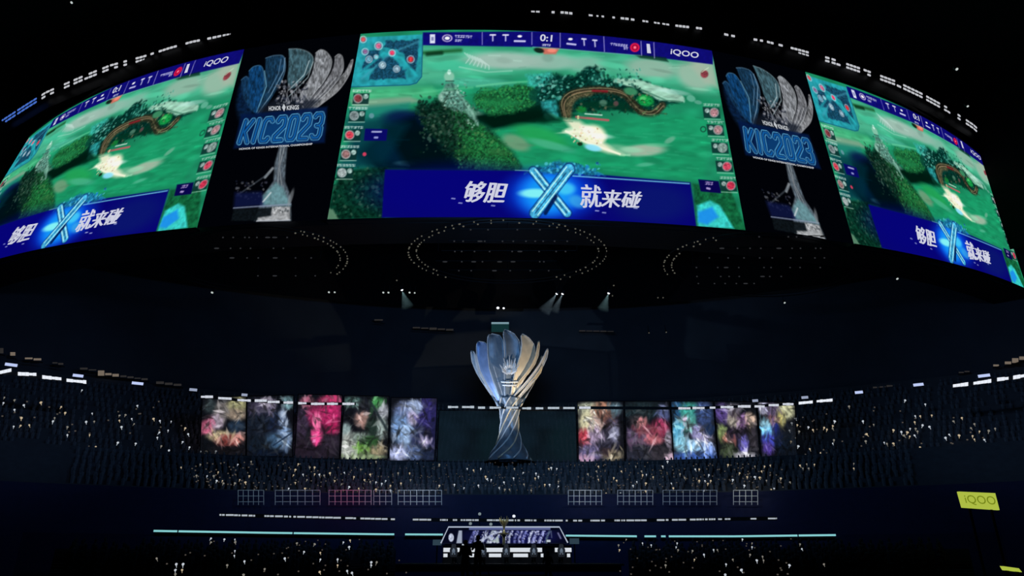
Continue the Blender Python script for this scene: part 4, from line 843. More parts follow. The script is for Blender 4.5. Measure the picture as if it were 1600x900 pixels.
# ---------------------------------------------------------------- the big trophy
def big_trophy():
    base = at(796, 723, 84.4); top = at(796, 521, 84.4); s = (top.z - base.z) / 10.0
    t = thing('trophy', base, 'giant silver trophy with fanned blades between the poster screens', 'trophy')
    # twisted stem and flared foot
    prof = [(0, 1.62), (.12, 1.5), (.5, 1.35), (1.1, 1.0), (1.7, .78), (2.3, .66), (3.0, .60), (3.7, .64), (4.2, .76), (4.7, .95)]
    zz = np.linspace(0, 4.7, 70); rr = np.interp(zz, [p[0] for p in prof], [p[1] for p in prof]); n = 60
    vs = []; 
    for z, r in zip(zz, rr):
        for k in range(n):
            a = 2 * pi * k / n; m_ = 1 + .13 * abs(math.sin(3 * (a + z * .55))) * min(1, z / .4)
            vs.append((r * m_ * math.cos(a) * s, r * m_ * math.sin(a) * s, z * s))
    fs = [(i * n + k, i * n + (k + 1) % n, (i + 1) * n + (k + 1) % n, (i + 1) * n + k) for i in range(69) for k in range(n)] + [tuple(range(n))[::-1], tuple(69 * n + k for k in range(n))]
    me = bpy.data.meshes.new('stem'); me.from_pydata(vs, [], fs); me.update(); me.polygons.foreach_set('use_smooth', [True] * len(me.polygons)); link('stem', me, METALD, t)
    # blades: rows of (z, x centre, half width) seen from the front, wrapped round the bowl of revolution
    RZ = ([3.9, 4.3, 5, 6, 7, 8, 9, 10.2], [.72, .85, 1.3, 1.95, 2.5, 2.9, 3.1, 3.2])
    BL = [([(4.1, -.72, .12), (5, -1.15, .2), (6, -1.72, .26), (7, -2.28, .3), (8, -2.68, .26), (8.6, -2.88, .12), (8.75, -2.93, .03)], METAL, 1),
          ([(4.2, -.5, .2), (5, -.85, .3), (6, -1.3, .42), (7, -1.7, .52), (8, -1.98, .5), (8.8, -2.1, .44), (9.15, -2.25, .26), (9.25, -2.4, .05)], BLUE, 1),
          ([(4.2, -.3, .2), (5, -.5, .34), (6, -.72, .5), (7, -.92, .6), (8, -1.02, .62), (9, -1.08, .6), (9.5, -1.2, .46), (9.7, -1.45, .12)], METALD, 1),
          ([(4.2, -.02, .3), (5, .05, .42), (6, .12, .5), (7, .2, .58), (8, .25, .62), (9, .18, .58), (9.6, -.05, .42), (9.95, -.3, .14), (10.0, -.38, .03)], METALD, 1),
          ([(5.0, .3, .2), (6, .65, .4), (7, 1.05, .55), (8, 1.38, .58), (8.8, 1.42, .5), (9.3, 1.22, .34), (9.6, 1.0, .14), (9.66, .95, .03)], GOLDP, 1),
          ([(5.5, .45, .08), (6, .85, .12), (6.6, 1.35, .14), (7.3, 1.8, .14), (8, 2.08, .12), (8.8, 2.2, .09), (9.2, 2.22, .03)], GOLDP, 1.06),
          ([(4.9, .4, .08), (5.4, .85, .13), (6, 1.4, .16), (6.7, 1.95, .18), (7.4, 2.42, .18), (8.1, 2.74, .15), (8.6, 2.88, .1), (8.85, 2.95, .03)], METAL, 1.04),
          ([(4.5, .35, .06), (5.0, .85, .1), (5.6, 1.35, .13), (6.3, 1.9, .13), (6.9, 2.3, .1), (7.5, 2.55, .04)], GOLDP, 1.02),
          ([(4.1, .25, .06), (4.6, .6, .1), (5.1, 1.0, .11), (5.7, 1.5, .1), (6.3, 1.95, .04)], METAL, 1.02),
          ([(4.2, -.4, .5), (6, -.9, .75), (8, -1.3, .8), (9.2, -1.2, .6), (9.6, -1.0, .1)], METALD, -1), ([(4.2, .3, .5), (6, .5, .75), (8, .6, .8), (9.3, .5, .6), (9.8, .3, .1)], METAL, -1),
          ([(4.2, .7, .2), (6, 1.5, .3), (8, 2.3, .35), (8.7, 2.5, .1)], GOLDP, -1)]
    for rows, mt, side in BL:
        NT, NS = 30, 9; vs = []; zs = np.linspace(rows[0][0], rows[-1][0], NT) if rows[-1][0] - rows[0][0] > 0 else []
        za = [q[0] for q in rows]
        for z in zs:
            xc = float(np.interp(z, za, [q[1] for q in rows])); hw = float(np.interp(z, za, [q[2] for q in rows])); Rr = float(np.interp(z, RZ[0], RZ[1])) * abs(side)
            for j in range(NS):
                q = j / (NS - 1) * 2 - 1; x = xc + hw * q; Rk = Rr * (1 - .07 * (1 - q * q) - .03 * q)
                y = math.sqrt(max(.02, Rk * Rk - x * x)) * (-1 if side > 0 else 1)
                vs.append((x * s, y * s * .72, (4.1 + (z - 4.1) * .93 + .05 * q) * s))
        fs = [(i * NS + j, i * NS + j + 1, (i + 1) * NS + j + 1, (i + 1) * NS + j) for i in range(NT - 1) for j in range(NS - 1)]
        me = bpy.data.meshes.new('blade'); me.from_pydata(vs, [], fs); me.update(); me.polygons.foreach_set('use_smooth', [True] * len(me.polygons))
        o = link('blade', me, mt, t); md = o.modifiers.new('thick', 'SOLIDIFY'); md.thickness = .06 * s; md.offset = 0
        if rows[2][2] > .3:
            e = MB().tube([Vector(vs[i * NS]) for i in range(NT)] + [Vector(vs[(NT - 1) * NS + j]) for j in range(1, NS)] + [Vector(vs[i * NS + NS - 1]) for i in range(NT - 2, -1, -1)], .035 * s, 5)
            link('rim', e.mesh('rim', True), METAL, o)
    # spiky crest in the front of the bowl
    m = MB()
    for k in range(11):
        a = pi * (k / 10); rr_ = 1.0 if k % 2 else .72
        m.tube([(math.cos(a) * .12 * s, -1.75 * s, (6.3 + math.sin(a) * .1) * s), (math.cos(a) * .5 * s, -2.0 * s, (6.45 + math.sin(a) * .45) * s), (math.cos(a) * .78 * rr_ * s, -2.1 * s, (6.6 + math.sin(a) * 1.0 * rr_) * s)], [.13 * s, .1 * s, .02 * s], 5)
    for zc, wx in ((5.75, .62), (5.5, .5)): m.tube([(-wx * s, -1.4 * s, zc * s), (0, -1.62 * s, (zc - .08) * s), (wx * s, -1.4 * s, zc * s)], .06 * s, 5)
    m.lathe([(.02, -.5), (.26, -.3), (.32, 0), (.24, .3), (.02, .5)], 10, (0, -1.85 * s, 6.5 * s), s, s * .6); link('crest', m.mesh('crest'), METAL, t)
    for k in range(9):          # spiralling strands up the stem
        pts = []
        for i in range(24):
            f = i / 23; z = .15 + 4.6 * f; r = float(np.interp(z, [p[0] for p in prof], [p[1] for p in prof])) * 1.1; a = 2 * pi * k / 9 + 3.4 * f
            pts.append((r * math.cos(a) * s, r * math.sin(a) * s, z * s))
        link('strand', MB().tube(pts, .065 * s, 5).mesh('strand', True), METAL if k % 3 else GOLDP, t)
    # plinth carrying it, resting on the upper stand's front edge
    m = MB().lathe([(1.9 * s, -(base.z - 12.6)), (1.9 * s, -.05), (1.7 * s, 0)], 24); link('plinth', m.mesh('plinth'), BLACK, t)
big_trophy()

# ---------------------------------------------------------------- tribune rail, ribbons and teal line low in the stand
def rail(x0, x1, label, lamp, col, n, y0=766, y1=784):
    lamp = lamp * .65; r = 74.5; a_ = at_r((x0 + x1) / 2, y1, r); t = thing('tribune_rail', a_, label, 'railing', 'white railings in front of the lower tier')
    W = lambda x, y: at_r(x, y, r) - a_
    for k in range(n + 1):
        x = x0 + (x1 - x0) * k / n; link('post', MB().tube([W(x, y1 + 5), W(x, y0)], .035, 5).mesh('post'), RAILM, t)
    m = MB()
    for y in (y0, (y0 + y1) / 2, y1): m.tube([W(x0 + (x1 - x0) * i / 6, y) for i in range(7)], .03, 5)
    link('bars', m.mesh('bars'), RAILM, t)
    if lamp:
        p = at_r((x0 + x1) / 2, y0 - 10, r - 2.2); area_light('rail_fill', p, at_r((x0 + x1) / 2, (y0 + y1) / 2, r), max(.5, (x1 - x0) * .05), lamp, col, .3)  # unseen area light added above the rail to brighten it
rail(372, 412, 'short dim railing piece left of the lower tier', 8, (.7, .9, 1), 5)
rail(430, 500, 'railing piece left of the red lit one', 16, (.8, .85, 1), 6)
rail(514, 580, 'railing piece lit red in the left half', 40, (1, .05, .18), 7)
rail(584, 612, 'short railing piece right of the red lit one', 12, (.9, .85, .8), 3)
rail(622, 690, 'white railing left of the stage axis', 44, (.85, .9, 1), 7)
rail(888, 940, 'white railing just right of the stage axis', 40, (.95, .95, .95), 6)
rail(965, 1020, 'white railing in the middle of the right half', 24, (.95, .95, 1), 6)
rail(1036, 1120, 'faint railing right of the middle right one', 14, (.9, .9, 1), 8)
rail(1146, 1184, 'rightmost white railing piece', 40, (.9, .9, .85), 4)
sector('barrier_wall', [(75.2, 0), (75.2, 7.4), (76.4, 7.4), (76.4, 8.2)], -38, 38, NAVY, label='dark navy wall in front of the lower tier')
def dashes(x0, x1, yf, r, label, seed, gap=.22, hpx=2.6, m=None):
    R = random.Random(seed); segs = []; x = x0
    while x < x1:
        w_ = R.choice((2, 3, 4, 6, 9, 12))
        if R.random() > gap: segs.append((x, min(x + w_, x1), yf(x)))
        x += w_ + R.choice((.6, 1, 1, 2))
    mb = MB(); mid = at_r((x0 + x1) / 2, yf((x0 + x1) / 2), r); t = thing('ribbon_display', mid, label, 'ribbon display')
    for a_, b_, y in segs:
        q = [at_r(a_, y - hpx / 2, r), at_r(b_, y - hpx / 2, r), at_r(b_, y + hpx / 2, r), at_r(a_, y + hpx / 2, r)]
        mb.add([v - mid for v in q] + [v * 1.002 - mid for v in q], [(3, 2, 1, 0), (4, 5, 6, 7), (0, 1, 5, 4), (2, 3, 7, 6), (1, 2, 6, 5), (3, 0, 4, 7)])
    link('lettering', mb.mesh('lettering'), m or glow('dash_white', (168, 176, 186), 1), t)
    P = [[at_r(x0 + (x1 - x0) * i / 16, yf(x0 + (x1 - x0) * i / 16) + dy, r + .25) - mid for i in range(17)] for dy in (-3, 3)]
    link('carrier_band', MB().add(P[0] + P[1], [(i, 17 + i, 18 + i, i + 1) for i in range(16)]).mesh('carrier_band'), BLACK, t)
yf = lambda x: float(np.interp(x, [343, 480, 617, 700, 800, 900, 1000, 1100, 1213], [804.5, 808, 811.5, 812.5, 813, 813.5, 813, 811.5, 810]))
dashes(343, 617, yf, 72, 'thin white lettering line in front of the left stand', 3)
dashes(645, 880, yf, 72, 'thin white lettering line behind the stage', 5, .25)
dashes(884, 1120, yf, 72, 'thin white lettering line in front of the right stand', 8, .2)
dashes(1122, 1214, yf, 72, 'thin dotted lettering line at the right end', 9, .45, 2.2)
yl = lambda x: float(np.interp(x, [240, 420, 600, 700, 800, 900, 1000, 1150, 1306], [829.5, 832.5, 834.8, 835.3, 836, 837, 838, 838, 836]))
def teal_line(x0, x1, label):
    r = 65; mid = at_r((x0 + x1) / 2, yl((x0 + x1) / 2), r); t = thing('led_line', mid, label, 'light strip', 'teal light line across the arena')
    pts = [at_r(x0 + (x1 - x0) * i / 12, yl(x0 + (x1 - x0) * i / 12), r) - mid for i in range(13)]
    link('tube', MB().tube(pts, .085, 6).mesh('tube'), TEAL, t)
    link('channel', MB().tube([p + Vector((0, .25, -.2)) for p in pts], .1, 4).mesh('channel'), BLACK, t)
for x0, x1, lb in ((240, 277, 'leftmost end piece of the teal light line'), (279, 457, 'long left piece of the teal light line'), (459, 616, 'teal light line piece left of the stage gap'), (633, 692, 'short teal light piece touching the stage from the left'),
                   (884, 995, 'teal light line piece touching the stage from the right'), (1007, 1025, 'shorter of the two short pieces right of the stage'), (1033, 1040, 'tiniest teal light piece right of the stage'), (1045, 1246, 'long right piece of the teal light line'), (1248, 1306, 'rightmost end piece of the teal light line')):
    teal_line(x0, x1, lb)
sector('stage_barrier', [(65.3, 0), (65.3, 3.7), (65.8, 3.7), (65.8, 0)], -34, 34, NAVY, 60, 'low navy barrier under the teal light line')

# ---------------------------------------------------------------- people
def person(t_name, loc, label, seated=False, rz=0, cat='person', scale=1.0, shirt=None, group=None):
    t = thing(t_name, loc, label, cat, group, rz); t.scale = (scale,) * 3
    if seated: J = dict(pel=(0, 0, .5), sp=(0, .03, .75), ch=(0, .05, .98), nk=(0, .04, 1.14), hd=(0, .0, 1.24), ht=(0, -.01, 1.36), kn=(.12, -.42, .52), an=(.12, -.42, .1), ft=(.12, -.56, .05), sh=(.19, .04, 1.06), el=(.25, -.12, .82), wr=(.17, -.36, .78), hn=(.14, -.46, .78))
    else: J = dict(pel=(0, 0, .95), sp=(0, .0, 1.15), ch=(0, .02, 1.35), nk=(0, .02, 1.5), hd=(0, 0, 1.6), ht=(0, -.01, 1.72), kn=(.11, -.03, .5), an=(.12, .02, .09), ft=(.13, -.14, .04), sh=(.19, .02, 1.42), el=(.27, -.06, 1.14), wr=(.2, -.3, 1.22), hn=(.16, -.4, 1.27))
    vs = [J['pel'], J['sp'], J['ch'], J['nk'], J['hd'], J['ht']]; rad = [.15, .13, .15, .06, .085, .07]; ed = [(0, 1), (1, 2), (2, 3), (3, 4), (4, 5)]
    for sx in (-1, 1):
        f = lambda n: (J[n][0] * sx, J[n][1], J[n][2]); b = len(vs)
        vs += [(.1 * sx, 0, J['pel'][2] - .03), f('kn'), f('an'), f('ft')]; rad += [.1, .065, .045, .04]; ed += [(0, b), (b, b + 1), (b + 1, b + 2), (b + 2, b + 3)]
        b = len(vs); vs += [f('sh'), f('el'), f('wr'), f('hn')]; rad += [.065, .045, .032, .035]; ed += [(2, b), (b, b + 1), (b + 1, b + 2), (b + 2, b + 3)]
        hb = len(vs) - 1; hx, hy, hz = vs[hb]
        for k in range(5):
            b = len(vs); dx = (-.03 + .015 * k) * (1 if k < 4 else 0) + (-.04 * sx if k == 4 else 0)
            ln = (.06, .075, .08, .07, .04)[k]; vs += [(hx + dx, hy - .03, hz), (hx + dx * 1.2, hy - .03 - ln, hz - .02)]; rad += [.011, .008]; ed += [(hb, b), (b, b + 1)]
    me = bpy.data.meshes.new('body'); me.from_pydata(vs, ed, []); o = link('body', me, shirt or CLOTH, t)
    md = o.modifiers.new('skin', 'SKIN'); sv = me.skin_vertices[0].data
    for i, r in enumerate(rad): sv[i].radius = (r, r)
    sv[0].use_root = True; ss = o.modifiers.new('sub', 'SUBSURF'); ss.levels = 1; ss.render_levels = 1
    h = Vector(J['ht']); hm = MB().lathe([(.02, -.02), (.085, 0), (.1, .05), (.08, .1), (.02, .125)], 10, (h.x, h.y + .015, h.z - .06)); link('hair', hm.mesh('hair', True), HAIR, t)
    fm = MB().lathe([(.03, -.1), (.065, -.06), (.075, 0), (.06, .06), (.02, .08)], 10, (h.x, h.y - .035, h.z - .09), 1, .8)
    fm.tube([(0, h.y - .09, h.z - .08), (0, h.y - .115, h.z - .11)], .012, 5)
    for sx in (-1, 1): fm.tube([(.075 * sx, h.y, h.z - .07), (.085 * sx, h.y, h.z - .12)], .014, 5)
    link('face', fm.mesh('face', True), SKIN, t)
    return t

# ---------------------------------------------------------------- stage
SY = 60.0
stage_top = 1.5
t = thing('stage_platform', (-.4, SY + 2, 0), 'dark raised stage platform in the middle of the floor', 'stage')
link('deck', MB().box((-9, -5.5, stage_top - .15), (9, 4.5, stage_top)).mesh('deck'), BLACK, t)
link('skirt', MB().box((-8.8, -5.3, 0), (8.8, 4.3, stage_top - .15)).mesh('skirt'), NAVY, t)
link('step', MB().box((-3, -6.3, 0), (3, -5.5, .75)).mesh('step'), BLACK, t)
# LED desk
dk = SY - .2
def bars(x0s, y0, y1, label, nm='led_desk'): pass
pA, pB = at(692, 855, dk), at(893, 872, dk)
t = thing('player_desk', ((pA.x + pB.x) / 2, dk, stage_top), 'long desk with two glowing white bars behind the gaming chairs', 'desk')
cx = (pA.x + pB.x) / 2
link('desk_body', MB().box((pA.x - cx, .05, 0), (pB.x - cx, .8, at(0, 854, dk).z - stage_top + .05)).mesh('desk_body'), BLACK, t)
link('table_top', MB().box((pA.x - cx - .1, -.05, at(0, 853, dk).z - stage_top), (pB.x - cx + .1, .9, at(0, 852, dk).z - stage_top)).mesh('table_top'), BLACK, t)
LEDW = glow('desk_led', (214, 220, 228), 1.0)
def ledbar(x0, x1, y0, y1): 
    a_, b_ = at(x0, y0, dk), at(x1, y1, dk); link('light_bar', MB().box((a_.x - cx, -.02, b_.z - stage_top), (b_.x - cx, .06, a_.z - stage_top)).mesh('light_bar'), LEDW, t)
for x0, x1 in ((693, 718), (735, 792), (797, 847), (867, 893)): ledbar(x0, x1, 856, 862.5)
for x0, x1 in ((693, 699), (733, 745), (764, 783), (802, 825), (845, 849), (886, 891)): ledbar(x0, x1, 865, 870.5)
for x0, x1, y in ((722, 728, 851.5), (854, 860, 845), (853, 861, 854.3)):
    p = at((x0 + x1) / 2, y, dk + .1); q = thing('small_monitor', p - Vector((0, 0, .22)), 'small lit monitor at x of the desk', 'monitor', None)
    q['label'] = {722: 'small lit monitor on the left of the desk top', 854: 'upper small lit monitor on the right of the desk', 853: 'lower small lit monitor on the right of the desk'}[x0]
    w_ = (x1 - x0) * .027; link('screen', MB().box((-w_, -.03, .12), (w_, 0, .3)).mesh('screen'), glow('monitor', (180, 190, 200), 1), q)
    link('casing', MB().box((-w_ - .03, 0, .09), (w_ + .03, .06, .33)).mesh('casing'), BLACK, q); link('stand', MB().box((-.04, .0, 0), (.04, .05, .1)).mesh('stand'), BLACK, q)
# stage screen: trapezoid with slanted light strokes
def pc(x, y, Y=SY + 2): return at(x, y, Y)
t0 = pc(790, 850); t = thing('stage_screen', (t0.x, t0.y, stage_top), 'low trapezoid stage screen with slanted glowing strokes', 'screen')
loc = Vector((t0.x, t0.y, stage_top)); 
def pl(pts, off): return [pc(x, y) - loc + Vector((0, -off, 0)) for x, y in pts]
def slab(name, pts, off, th, m, par=t):
    f = pl(pts, off); b = [v + Vector((0, th, 0)) for v in f]; n = len(pts)
    mb = MB().add(f + b, [tuple(range(n)), tuple(range(n, 2 * n))[::-1]] + [(i, i + n, (i + 1) % n + n, (i + 1) % n) for i in range(n)]); return link(name, mb.mesh(name), m, par)
slab('back_panel', [(700, 824), (876, 824), (888, 874), (690, 874)], 0, .3, NAVY)
m = MB(); pts = pl([(689, 849), (701, 823.5), (874, 823.5), (887, 848)], .1); m.tube(pts, .055, 5); link('outline_tube', m.mesh('outline_tube'), glow('outline_led', (176, 186, 206), 1), t)
slab('header_strip', [(733, 823), (860, 823), (860, 828), (733, 828)], .06, .05, glow('header_lavender', (84, 92, 140), 1))
SW = glow('stroke_white', (176, 186, 214), 1); SB = glow('stroke_lilac', (96, 104, 166), 1)
def paint_stage():
    c = Canvas(688, 828, 892, 852, 6, (5, 7, 26)); L = c; W_ = (190, 198, 220); V_ = (104, 110, 168)
    L.ell(820, 838, 50, 14, (16, 18, 70), .9); L.ell(760, 838, 40, 12, (10, 14, 50), .9)
    L.ell(705, 840, 4.2, 6.5, W_, .3, 0, .95, tex=.3, ts=2); L.poly([(717, 828), (722, 828), (722, 849), (713, 849), (715, 838)], (170, 180, 200), 1.4, .9)
    for x0, w_, cl in ((738, 5, V_), (743, 3, (140, 146, 190)), (757, 5, W_), (768, 8, (176, 186, 200)), (778, 3, W_), (790, 2.5, (150, 160, 180)), (796, 4, W_), (805, 3.5, V_), (812, 3, (150, 154, 204)), (818, 4, V_), (828, 3.5, W_), (836, 5, (150, 156, 206)), (846, 5, (160, 166, 214)), (855, 3, (90, 110, 130))):
        L.line([(x0 + 4, 830), (x0 - 1, 841), (x0 - 4 if w_ > 4 else x0 - 1, 848)], w_, cl, .85, 2, tex=.55, ts=1.6)
    L.line([(744, 848), (784, 829)], 3.2, W_, .8, 1.5); L.poly([(766, 848), (779, 836), (780, 848)], (170, 184, 184), 1.5, .9)
    L.specks(736, 829, 860, 849, 170, [(210, 214, 240), (20, 22, 70), (120, 126, 190), (8, 8, 30)], (.5, 1.8), .7)
    L.line([(861, 828), (862, 840)], 1.4, (90, 100, 130), .8); L.line([(872, 833), (876, 841)], 2.4, (130, 130, 170), .8, 1.5); L.line([(690, 849.5), (888, 849.5)], 1.4, (24, 30, 44), .8)
    return c
SCV = paint_stage(); u, v = np.meshgrid(np.linspace(0, 1, 260), np.linspace(0, 1, 34)); xl = 699 - 8 * v; xr = 876 + 10 * v
px_ = xl + (xr - xl) * u; py_ = 829 + 20.5 * v; X_, Y_, Z_ = ray(px_, py_); k_ = (SY + 1.92) / Y_
P_ = np.stack([X_ * k_, Y_ * k_, Z_ * k_ + EYE], -1) - np.array(loc)
link('display', grid_mesh('display', P_, lin(SCV.sample(px_, py_).clip(0, 255))), display_mat('screen_picture'), t)
for x0, x1, y0, y1, lb in ((676, 690, 843, 852, 'left'), (890, 905, 843, 850, 'right')):
    p = pc((x0 + x1) / 2, y1, SY + 2.3); q = thing('side_screen', Vector((p.x, p.y, stage_top)), 'small dim side screen %s of the stage screen' % lb, 'screen'); h = p.z - stage_top
    w_ = (x1 - x0) * .027; link('panel', MB().box((-w_, -.05, h), (w_, 0, h + .45)).mesh('panel'), glow('side_dim', (44, 62, 74), 1), q); link('stand', MB().box((-.06, 0, 0), (.06, .1, h + .4)).mesh('stand'), BLACK, q)
# small gold trophy on pedestal
p = at(787.5, 833, SY + .9); t = thing('gold_trophy', Vector((p.x, p.y, p.z)), 'small pale gold trophy raised over the middle of the desk', 'trophy')
link('cup', MB().lathe([(.14, 0), (.16, .08), (.08, .2), (.07, .42), (.14, .55), (.26, .8), (.34, 1.05), (.3, 1.05), (.05, .7)], 14).mesh('cup', True), GOLD, t)
m = MB(); 
for k in range(5): a = -pi / 2 + (k - 2) * .7; m.tube([(.2 * math.cos(a + pi / 2 * 0), .2 * math.sin(a), .7), (.34 * math.cos(a), .34 * math.sin(a), .95), (.38 * math.cos(a), .38 * math.sin(a), 1.25 + .12 * (k % 2))], [.06, .06, .01], 5)
link('flame_blades', m.mesh('flame_blades'), GOLD, t)
link('tray', MB().lathe([(.1, -.14), (.42, -.1), (.45, 0), (.1, .02)], 16).mesh('tray'), GOLD, t)
t2 = thing('pedestal', Vector((p.x, p.y, stage_top)), 'thin dark pedestal under the small gold trophy', 'pedestal')
link('column', MB().lathe([(.3, 0), (.3, .08), (.12, .2), (.12, p.z - stage_top - .3), (.24, p.z - stage_top - .15)], 12).mesh('column'), GOLD, t2)
spot_light('cup_fill', (p.x + .5, p.y - 6, p.z + 5), p + Vector((0, 0, .4)), 700, (.9, 1, .85), 16)  # added spot without a fixture, brightens the small trophy
# gaming chairs with players
def chair(loc, label):
    t = thing('gaming_chair', loc, label, 'chair', 'gaming chairs in a row')
    link('seat', MB().box((-.28, -.3, .42), (.28, .28, .54)).mesh('seat'), BLACK, t)
    bk = MB(); prof = [(.5, .24), (.75, .29), (1.0, .31), (1.15, .26), (1.22, .17), (1.38, .17), (1.43, .12)]
    f = [Vector((s * w_, -.3 - .06 * (z - .5), z)) for s in (-1,) for z, w_ in prof] + [Vector((w_, -.3 - .06 * (z - .5), z)) for z, w_ in prof[::-1]]; n = len(f)
    bk.add(f + [v + Vector((0, .12, 0)) for v in f], [tuple(range(n)), tuple(range(n, 2 * n))[::-1]] + [(i, i + n, (i + 1) % n + n, (i + 1) % n) for i in range(n)]); b = link('backrest', bk.mesh('backrest'), mat('chair_leather', (.09, .09, .1), .5), t)
    em = MB().lathe([(.02, -.17), (.1, -.12), (.13, .0), (.09, .1), (.03, .2)], 8, (0, -.36, .93), 1, .15); em.box((-.14, -.37, .66), (-.05, -.35, .76)); em.box((.05, -.37, .66), (.14, -.35, .76)); em.tube([(-.12, -.365, .74), (0, -.365, .84), (.12, -.365, .74)], .025, 4)
    link('back_emblem', em.mesh('back_emblem'), RAILM, b)
    link('gas_column', MB().tube([(0, 0, .1), (0, 0, .42)], .035, 6).mesh('gas_column'), BLACK, t)
    for k in range(5): a = 2 * pi * k / 5; link('leg', MB().tube([(0, 0, .1), (.3 * math.cos(a), .3 * math.sin(a), .03)], [.03, .02], 5).mesh('leg'), BLACK, t)
    for s in (-1, 1): link('armrest', MB().box((s * .3 - .035, -.2, .68), (s * .3 + .035, .15, .72)).tube([(s * .3, 0, .5), (s * .3, 0, .69)], .02, 5).mesh('armrest'), BLACK, t)
names = ['leftmost', 'second from left', 'middle', 'second from right', 'rightmost']
for i, px in enumerate((709, 754.5, 791, 834, 877)):
    p = at(px, 870, SY - 2.0); L0 = Vector((p.x, p.y, stage_top)); chair(L0, names[i] + ' black gaming chair with pale back emblem before the white desk bars')
    person('person', L0 + Vector((0, .02, 0)), 'person in dark clothing seated in the %s gaming chair' % names[i], True, pi, group='players seated at the desk')
    spot_light('chair_fill', (p.x, p.y - 5, stage_top + 4.5), L0 + Vector((0, 0, .95)), 300, (.8, .9, 1), 18)  # added unseen spot to lift the chair back and emblem
# camera operators as dark figures in front of the stage, on small risers
def tv_camera(loc, label, z):
    t = thing('broadcast_camera', loc, label, 'camera')
    link('camera_body', MB().box((-.13, -.3, z), (.13, .35, z + .32)).box((-.06, -.1, z + .32), (.06, .25, z + .4)).mesh('camera_body'), BLACK, t)
    link('camera_lens', MB().tube([(0, .35, z + .16), (0, .75, z + .16)], [.1, .12], 10).mesh('camera_lens'), BLACK, t)
    link('tripod_head', MB().lathe([(.1, 0), (.1, .15), (.06, .2)], 8, (0, 0, z - .2)).mesh('tripod_head'), BLACK, t)
    for k in range(3): a = 2 * pi * k / 3; link('leg', MB().tube([(0, 0, z - .15), (.5 * math.cos(a), .5 * math.sin(a), 0)], .03, 5).mesh('leg'), BLACK, t)
for px, Y, h, lb in ((727, 31.5, .9, 'left'), (746.5, 33.5, 1.15, 'middle'), (856, 40, .55, 'right')):
    p = at(px, 870, Y); t = thing('camera_riser', (p.x, Y, 0), 'black riser under the %s camera operator in front of the stage' % lb, 'riser')
    link('deck', MB().box((-.5, -.6, h - .08), (.5, 1.4, h)).mesh('deck'), BLACK, t)
    for sx in (-1, 1):
        for sy in (-.5, 1.3): link('leg', MB().box((sx * .45 - .04, sy - .04, 0), (sx * .45 + .04, sy + .04, h - .08)).mesh('leg'), BLACK, t)
    person('person', (p.x, Y, h), 'dark standing camera operator, the %s one of three before the stage' % lb, False, pi, group=None)
    tv_camera((p.x + .05, Y + .75, h), 'dark broadcast camera on a tripod held by the %s operator' % lb, 1.15 if lb != 'right' else 1.0)
for px, py, lb in ((803, 806.5, 'bright round lamp above the stage screen, right of the small trophy'), (749.5, 803, 'faint lamp above the stage screen, left of the small trophy'), (735, 818, 'faint lamp at the left top of the stage screen'), (767, 819, 'faint lamp left beside the small trophy')):
    p = at(px, py, SY + 2.6); t = thing('stand_lamp', (p.x, p.y, stage_top), lb, 'lamp')
    link('pole', MB().tube([(0, 0, 0), (0, 0, p.z - stage_top - .1)], .03, 5).mesh('pole'), BLACK, t)
    link('lamp_head', MB().lathe([(.04, -.12), (.12, -.08), (.13, .06), (.04, .12)], 8, (0, 0, p.z - stage_top)).mesh('lamp_head'), WHITE if py == 806.5 else glow('lamp_dim2', (120, 134, 140), 1), t)

# ---------------------------------------------------------------- yellow-green boards right
def board(quad, Y, text, label):
    c0 = at(sum(q[0] for q in quad) / 4, sum(q[1] for q in quad) / 4, Y); t = thing('led_board', Vector((c0.x, Y, 0)), label, 'sign', None)
    o = Vector((c0.x, Y, 0)); P = [at(x, y, Y) - o for x, y in quad]; n = 4
    mb = MB().add(P + [v + Vector((0, .2, 0)) for v in P], [(3, 2, 1, 0), (4, 5, 6, 7), (0, 1, 5, 4), (1, 2, 6, 5), (2, 3, 7, 6), (3, 0, 4, 7)]); link('panel', mb.mesh('panel'), glow('lime_led', (176, 192, 70), .95), t)
    if text:
        me, a = text_mesh(text, .0); s = (a[:, 0] - a[:, 0].min()) / np.ptp(a[:, 0]); v = (a[:, 1] - a[:, 1].min()) / np.ptp(a[:, 1]); s = .1 + .84 * s; v = .2 + .6 * v
        q = [np.array(p) for p in P]; XY = ((1 - s) * v)[:, None] * q[0] + (s * v)[:, None] * q[1] + (s * (1 - v))[:, None] * q[2] + ((1 - s) * (1 - v))[:, None] * q[3]; XY[:, 1] -= .04
        me.vertices.foreach_set('co', XY.reshape(-1).astype(np.float32)); me.update(); me.materials.clear(); link('lettering', me, glow('lime_dark', (112, 128, 20), 1), t)
    zb = min(v.z for v in P)
    for f in (.2, .8):
        x = P[3].x + (P[2].x - P[3].x) * f; link('post', MB().tube([(x, .1, 0), (x, .1, zb + .1)], .08, 6).mesh('post'), BLACK, t)
board([(1498, 768), (1555, 770.5), (1562, 797), (1505, 793)], 44, 'iQOO', 'lime green lit board with round letters on the dark right side')
board([(1567, 884.5), (1592, 888), (1597, 894), (1571, 891)], 30, None, 'sliver of lime green lit board in the bottom right corner')

